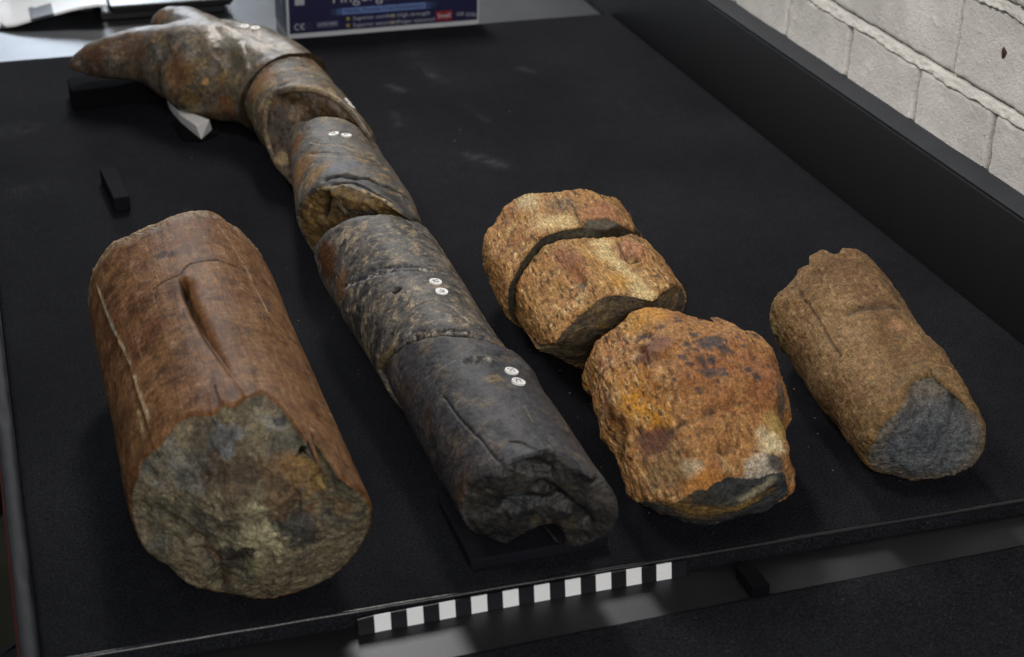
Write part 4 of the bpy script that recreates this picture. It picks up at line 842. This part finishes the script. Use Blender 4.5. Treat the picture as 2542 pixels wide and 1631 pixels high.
# scale bar leaning on the mat edge
sb = tag(empty('scale_bar', (.003, -.004, TZ)), 'black and white checked centimetre scale bar leaning against the front of the mat', 'scale bar')
aL, aR = at((890.4, 1578), TZ+.0002), at((1704, 1430), TZ+.0002); nsq = 21
for i in range(nsq):
    t0, t1 = i/nsq, (i+1)/nsq; bow = lambda t: .0012*math.sin(math.pi*t)
    A, B = aL*(1-t0)+aR*t0, aL*(1-t1)+aR*t1; A = A+np.array([0, bow(t0), 0]); B = B+np.array([0, bow(t1), 0])
    up = np.array([0, .0022, .0112]); up0 = up*(.93 if i == 0 else 1); up1 = up*(.96 if i == nsq-1 else 1); bk_ = np.array([0, .0007, -.0001]); e_ = (B-A)*.0
    V = [A, B, B+up1, A+up0, A+bk_, B+bk_, B+up1+bk_, A+up0+bk_]
    mesh('white_square' if i % 2 else 'black_square', V, [(0, 1, 2, 3), (5, 4, 7, 6), (0, 4, 5, 1), (3, 2, 6, 7), (1, 5, 6, 2), (0, 3, 7, 4)], M_WHITE if i % 2 else M_BLACK, sb)
# foam blocks
fb = at((1862, 1474), TZ); 
q0, q1, q2, q3 = at((1868, 1459), TZ+.010), at((1913, 1452), TZ+.010), at((1872, 1400), TZ+.010), at((1828, 1404), TZ+.010)
tag(prism('foam_block', [q0[:2], q1[:2], q2[:2], q3[:2]], TZ+.0005, TZ+.010, M_FOAMB, None, .0006), 'small black foam block on the grey metal gap, right of the scale bar', 'foam block', 'loose black foam blocks')
hb = .015
wp = [at(p, hb) for p in ((282, 492), (322, 487), (287, 412), (247, 417))]
tag(prism('foam_block', [p[:2] for p in wp], .0005, hb, M_FOAM, None, .0008), 'small upright black foam block alone on the mat behind the big brown bone', 'foam block', 'loose black foam blocks')
hb2 = .022
wp = [at(p, hb2) for p in ((178, 236), (392, 214), (388, 200), (175, 226))]
wp = [at(p, hb2)[:2] for p in ((176, 227), (300, 206))]; dx = np.array([0, .045])
tag(prism('foam_block', [wp[0], (wp[0][0]+.155, wp[0][1]+.012), (wp[0][0]+.155, wp[0][1]+.06), wp[0]+dx], .0005, hb2, M_FOAMB, None, .001), 'long black foam block in the shadow under the pointed prong', 'foam block', 'loose black foam blocks')
lo = [at(p, .006) for p in ((423, 275), (449, 305), (500, 347), (526, 320))]; hi = [at(p, .020) for p in ((415, 250), (452, 279), (488, 300), (519, 298))]
mid = [at((416, 251), .012)]
V = [at((421, 272), .004), at((449, 305), .003), at((500, 347), .003), at((527, 322), .006), at((414, 250), .014), at((446, 283), .016), at((487, 312), .018), at((520, 297), .020), at((420, 245), .014), at((456, 272), .017), at((495, 293), .019)]
V = [V[0], V[1], V[2], V[3], V[4], V[5], V[6], V[7], V[8], V[9], V[10]]
V += [v+np.array([.012, .02, 0]) for v in (V[0], V[1])]
bmw = bmesh.new(); vs = [bmw.verts.new(tuple(v)) for v in V[:11]]; bmesh.ops.convex_hull(bmw, input=[vs[i] for i in (0, 1, 4, 5, 8, 9)]); vs2 = [bmw.verts.new(tuple(V[i])) for i in (1, 2, 3, 5, 6, 7, 9, 10)]
bmesh.ops.convex_hull(bmw, input=vs2)
for v in [v for v in bmw.verts if not v.link_faces]: bmw.verts.remove(v)
bmesh.ops.bevel(bmw, geom=bmw.edges[:], offset=.0007, segments=2, affect='EDGES', profile=.5)
tag(bm_obj('foam_wedge', bmw, M_WFOAM), 'white foam wedge propping up the farthest horn piece', 'foam wedge')
fp = [at(p, .003)[:2] for p in ((425, 300), (452, 345), (498, 348), (470, 300))]
tag(prism('foam_scrap', fp, .0004, .0028, M_FOAMB, None, .0004), 'flat dark foam scrap lying under the white foam wedge', 'foam scrap')

# ------------------------------------------------------------------ glove box
def text(name, body, size, loc, mat, parent, align='LEFT', rot=(math.pi/2, 0, 0), squeeze=1.):
    cu = bpy.data.curves.new(name, 'FONT'); cu.body = body; cu.size = size; cu.align_x = align; cu.extrude = .0001; cu.resolution_u = 3
    o = bpy.data.objects.new(name, cu); COL.objects.link(o); o.rotation_euler = rot; o.scale = (squeeze, 1, 1); o.location = loc
    bpy.context.view_layer.update(); me = bpy.data.meshes.new_from_object(o.evaluated_get(bpy.context.evaluated_depsgraph_get()))
    me.transform(o.matrix_world); bpy.data.objects.remove(o); me.materials.clear(); return link(name, me, mat, parent)
gx0, gx1, gy, gz0, gz1, gdep = .0775, .3215, 1.1195, TZ+.0005, .100, .075
gb = tag(empty('glove_box', ((gx0+gx1)/2, gy, gz0)), 'dark blue cardboard box of small nitrile gloves at the back of the mat', 'box')
M_CARD = plain('box_edge_white', (.50, .51, .54), .5, 0, .05, 40, 0); M_NAVY = plain('box_navy', (.012, .013, .055), .4, 0, .12, 20, 0); M_SILV = plain('print_pale', (.36, .37, .42), .5, 0, .05, 50, 0)
M_STRIP = plain('print_blue', (.12, .19, .42), .45, 0, .1, 20, 0); M_REDP = plain('print_red', (.22, .012, .02), .45, 0, .1, 20, 0); M_YEL = plain('print_gold', (.32, .24, .03), .5, 0, .1, 30, 0); M_DKB = plain('print_dark_blue', (.02, .03, .09), .5, 0, .05, 30, 0)
box('carton', (gx0, gy, gz0), (gx1, gy+gdep, gz1), M_CARD, gb, .0012, 2)
e = .0028; zb = .0005+e
box('front_panel', (gx0+e, gy-.0004, zb), (gx1-e, gy+.002, gz1-e), M_NAVY, gb)
box('side_panel', (gx0-.0004, gy+e, zb), (gx0+.002, gy+gdep-e, gz1-e), M_NAVY, gb)
def fpnt(px): p = aty(px, gy-.0004); return p[0], p[2]
def flat(name, pts, mat, dy=-.0008, depth=.0004):
    n_ = len(pts); V = [(x, gy+dy, z) for x, z in pts]+[(x, gy+dy+depth, z) for x, z in pts]
    return mesh(name, V, [tuple(range(n_)), tuple(range(2*n_-1, n_-1, -1))]+[(i, i+n_, (i+1) % n_+n_, (i+1) % n_) for i in range(n_)], mat, gb)
zs = lambda x, y: (650+x*.24167, y*.24155)
xl, zl = fpnt(zs(690, 128)); xr, zr = fpnt(zs(1790, 48)); zmid = .5*(zl+zr)
hst = .0052
xm = lambda t: xl+(xr-xl)*t
for a, b_, m_ in ((.02, .07, M_DKB), (.07, .12, plain('print_mid_blue', (.05, .085, .22), .45, 0, .1, 20, 0)), (.90, .95, plain('print_mid_blue', (.05, .085, .22), .45, 0, .1, 20, 0)), (.95, 1., M_DKB)):
    flat('stripe_fade', [(xm(a), zmid-.0040), (xm(b_), zmid-.0040), (xm(b_), zmid+.0040), (xm(a), zmid+.0040)], m_)
pts = [(xm(.12), zmid-.0040), (xm(.90), zmid-.0040), (xm(.90), zmid+.0040), (xm(.12), zmid+.0040)]
flat('blue_stripe', pts, M_STRIP)
def tx(body, px, size, mat=M_SILV, align='LEFT', sq=1., dy=-.0012):
    x, z = fpnt(zs(*px)); return text('printed_text', body, size, (x, gy+dy, z), mat, gb, align, squeeze=sq)
tx('Nitrile, Powder Free Examination Gloves', (845, 128), .0066, M_DKB, sq=1.12, dy=-.0014)
for px, t_ in [((935, 205), 'Superior comfort'), ((935, 275), 'Superior sensitivity'), ((1390, 172), 'High strength'), ((1390, 240), 'Finger textured')]:
    tx(t_, px, .0068, sq=1.12)
for px in [(885, 192), (885, 262), (1342, 160), (1342, 230)]:
    x, z = fpnt(zs(*px)); flat('gold_star', [(x+(.0030 if i % 2 == 0 else .0016)*math.cos(i*math.pi/5+math.pi/2), z+(.0030 if i % 2 == 0 else .0016)*math.sin(i*math.pi/5+math.pi/2)) for i in range(10)], M_YEL)
x, z = fpnt(zs(1870, 160)); flat('red_label', [(x-.0106, z-.0062), (x+.0106, z-.0062), (x+.0106, z+.0062), (x-.0106, z+.0062)], M_REDP)
tx('Small', (1870, 178), .0082, M_CARD, 'CENTER', dy=-.0014); tx('100', (1990, 165), .0072); tx('Gloves', (2095, 148), .004); tx('by weight', (2095, 168), .004)
# CE mark from arcs
def arc(cx, cz, r, a0, a1, wd, mat=M_SILV, n_=14):
    aa = np.linspace(a0, a1, n_); return flat('ce_mark', [(cx+(r+wd)*math.cos(a), cz+(r+wd)*math.sin(a)) for a in aa]+[(cx+(r-wd)*math.cos(a), cz+(r-wd)*math.sin(a)) for a in aa[::-1]], mat, -.0010)
x, z = fpnt(zs(365, 278)); arc(x, z, .0034, math.radians(60), math.radians(300), .0006)
x, z = fpnt(zs(425, 273)); arc(x, z, .0034, math.radians(60), math.radians(300), .0006); flat('ce_mark', [(x-.0036, z-.0006), (x+.0004, z-.0006), (x+.0004, z+.0006), (x-.0036, z+.0006)], M_SILV, -.0010)
M_DIM = plain('print_dim', (.06, .06, .12), .5, 0, .05, 50, 0)
x, z = fpnt(zs(490, 267)); arc(x, z, .0034, 0, 2*math.pi, .0003, M_DIM, 24).name = 'recycle_ring'
x, z = fpnt(zs(675, 250)); flat('small_badge', [(x-.0135, z-.0036), (x+.0135, z-.0036), (x+.0135, z+.0036), (x-.0135, z+.0036)], M_DIM); tx('LATEX FREE', (575, 268), .0055, M_SILV, sq=.8, dy=-.0014)
tx('Fingerguard', (715, 32), .022, M_SILV, sq=1.0); x, z = fpnt(zs(1070, 0)); flat('print_bar', [(gx0+.0105, z-.0004), (gx0+.022, z-.0004), (gx0+.022, z+.012), (gx0+.0105, z+.012)], M_SILV)
for k_, (ya, za, c_) in enumerate([(.012, .015, M_STRIP), (.024, .03, M_SILV), (.036, .046, M_STRIP)]):
    mesh('side_print', [(gx0-.0008, gy+ya, za), (gx0-.0008, gy+ya+.03, za+.02), (gx0-.0008, gy+ya+.03, za+.026), (gx0-.0008, gy+ya, za+.008)], [(0, 1, 2, 3)], c_, gb)

# ------------------------------------------------------------------ things at the back left
# printed white plastic sheet with a curled front edge
fe = [((-30, 68), .004), ((0, 67), .005), ((35, 63), .008), ((80, 50), .013), ((130, 37), .018), ((175, 25), .022), ((210, 18), .025), ((245, 13), .027), ((268, 12), .027)]
px_ = np.array([f[0] for f in fe], float); hz = np.array([f[1] for f in fe])
tI = np.linspace(0, len(fe)-1, 90); ix = np.arange(len(fe))
edge = np.array([at((np.interp(t, ix, px_[:, 0]), np.interp(t, ix, px_[:, 1])), np.interp(t, ix, hz)+TZ) for t in tI])
rows = []; nr = 60
for j, t in enumerate(np.linspace(0, 1, nr)):
    dy = t*.32; lift = -.0012*math.exp(-(t/.008)**2)+.010*math.sin(t*9)*t
    rows.append(edge+np.array([0, dy, 0])+np.stack([np.zeros(90), np.zeros(90), lift+.006*np.sin(edge[:, 0]*40+t*7)*t], 1))
V = np.concatenate(rows); V = np.concatenate([V, V-np.array([0, 0, .0006])]); n1_ = nr*90
ii = np.arange(n1_).reshape(nr, 90); Qa = np.stack([ii[:-1, :-1], ii[:-1, 1:], ii[1:, 1:], ii[1:, :-1]], -1).reshape(-1, 4)
fr_ = np.stack([ii[0, :-1], ii[0, :-1]+n1_, ii[0, 1:]+n1_, ii[0, 1:]], 1); rt = np.stack([ii[:-1, -1], ii[:-1, -1]+n1_, ii[1:, -1]+n1_, ii[1:, -1]], 1)
c = np.tile(np.array([.74, .74, .75]), (len(V), 1)); pr_ = lambda *p: np.array([at(q, .03)[:2] for q in p])
def inpoly(P, poly):
    ins_ = np.zeros(len(P), bool); n_ = len(poly)
    for i in range(n_):
        a, b_ = poly[i], poly[(i+1) % n_]; cnd = ((a[1] > P[:, 1]) != (b_[1] > P[:, 1])); xx = (b_[0]-a[0])*(P[:, 1]-a[1])/(b_[1]-a[1]+1e-12)+a[0]; ins_ ^= cnd&(P[:, 0] < xx)
    return ins_
zt = lambda *p: zm(0, 0, .175, p)
for poly, h_ in [(((370, -200), (420, 60), (470, 130), (600, 205), (680, 160), (810, 95), (740, 0), (700, -200)), '2b2c31'), (((-100, 200), (40, 225), (100, 245), (250, 255), (380, 265), (250, 330), (-100, 380)), '343842'), (((1130, 70), (1200, 0), (1500, -40), (1520, 55), (1300, 85)), '59616f'), (((-50, -100), (50, 0), (60, 75), (-60, 95)), '50555f')]:
    m_ = inpoly(V[:, :2], pr_(*zt(*poly))); c[m_] = lin(h_)
mm, nt, bs = nmat('printed_plastic'); nt.links.new(N(nt, 'ShaderNodeAttribute', attribute_name='Col').outputs['Color'], bs.inputs['Base Color']); bs.inputs['Roughness'].default_value = .35
sh_ = quadmesh('plastic_bag', V, np.concatenate([Qa, (Qa+n1_)[:, ::-1], fr_, rt]), mm, None, True, c)
tag(sh_, 'white printed plastic bag with a curled front edge on the metal at the back left', 'bag')
# black tray with a glossy lip
ty = 1.262
t0 = aty((272, 15), ty); t1 = aty((580, 4), ty); tr = tag(empty('tray', (t0[0], ty, TZ)), 'glossy black tray behind the pronged horn piece, beside the white bag', 'tray')
zt_ = t0[2]
box('tray_body', (t0[0]+.002, ty+.002, TZ+.012), (t1[0]-.002, ty+.24, zt_-.004), M_BLACK, tr, .003)
box('lip', (t0[0], ty-.002, zt_-.006), (t1[0], ty+.25, zt_), M_GLOSSB, tr, .0022, 3)
ft = aty((196, 58), ty+.02)
box('foot', (t0[0]-.012, ty+.012, TZ+.0005), (t1[0]-.01, ty+.22, TZ+.0125), M_BLACK, tr, .002)
bx = at((200, 45), TZ)
box_ = box('shade_block', (bx[0], bx[1]+.02, TZ+.0004), (t0[0]-.016, bx[1]+.16, TZ+.020), M_BLACK, None, .002)  # black block standing in for the shadow left of the tray
tag(box_, 'low black block added as the shade under the curled edge of the white bag', 'box')

# loose grit shed by the fossils
bmg = bmesh.new(); rg = random.Random(9)
for (cx_, cy_, rr_, n_) in ((.145, .20, .15, 46), (.30, .13, .09, 22), (-.16, .2, .16, 12), (.02, .4, .12, 10), (.1, .7, .3, 8)):
    for _ in range(n_):
        a = rg.uniform(0, 6.28); r_ = rr_*math.sqrt(rg.random()); x_, y_ = cx_+r_*math.cos(a), cy_+r_*math.sin(a)
        if not (-.28 < x_ < .49 and .03 < y_ < 1.1): continue
        z_ = rg.uniform(.0003, .0009)
        g_ = bmesh.ops.create_icosphere(bmg, subdivisions=1, radius=z_, matrix=Matrix.Translation((x_, y_, z_*.6)))
        for v in g_['verts']: v.co += Vector((rg.uniform(-1, 1), rg.uniform(-1, 1), rg.uniform(-.4, .4)))*z_*.35
tag(bm_obj('grit', bmg, plain('grit_stone', lin('6a5638'), .8, 0, .35, 500, 0)), 'tiny tan crumbs of stone scattered on the black mat round the fossils', 'grit', None, 'stuff')
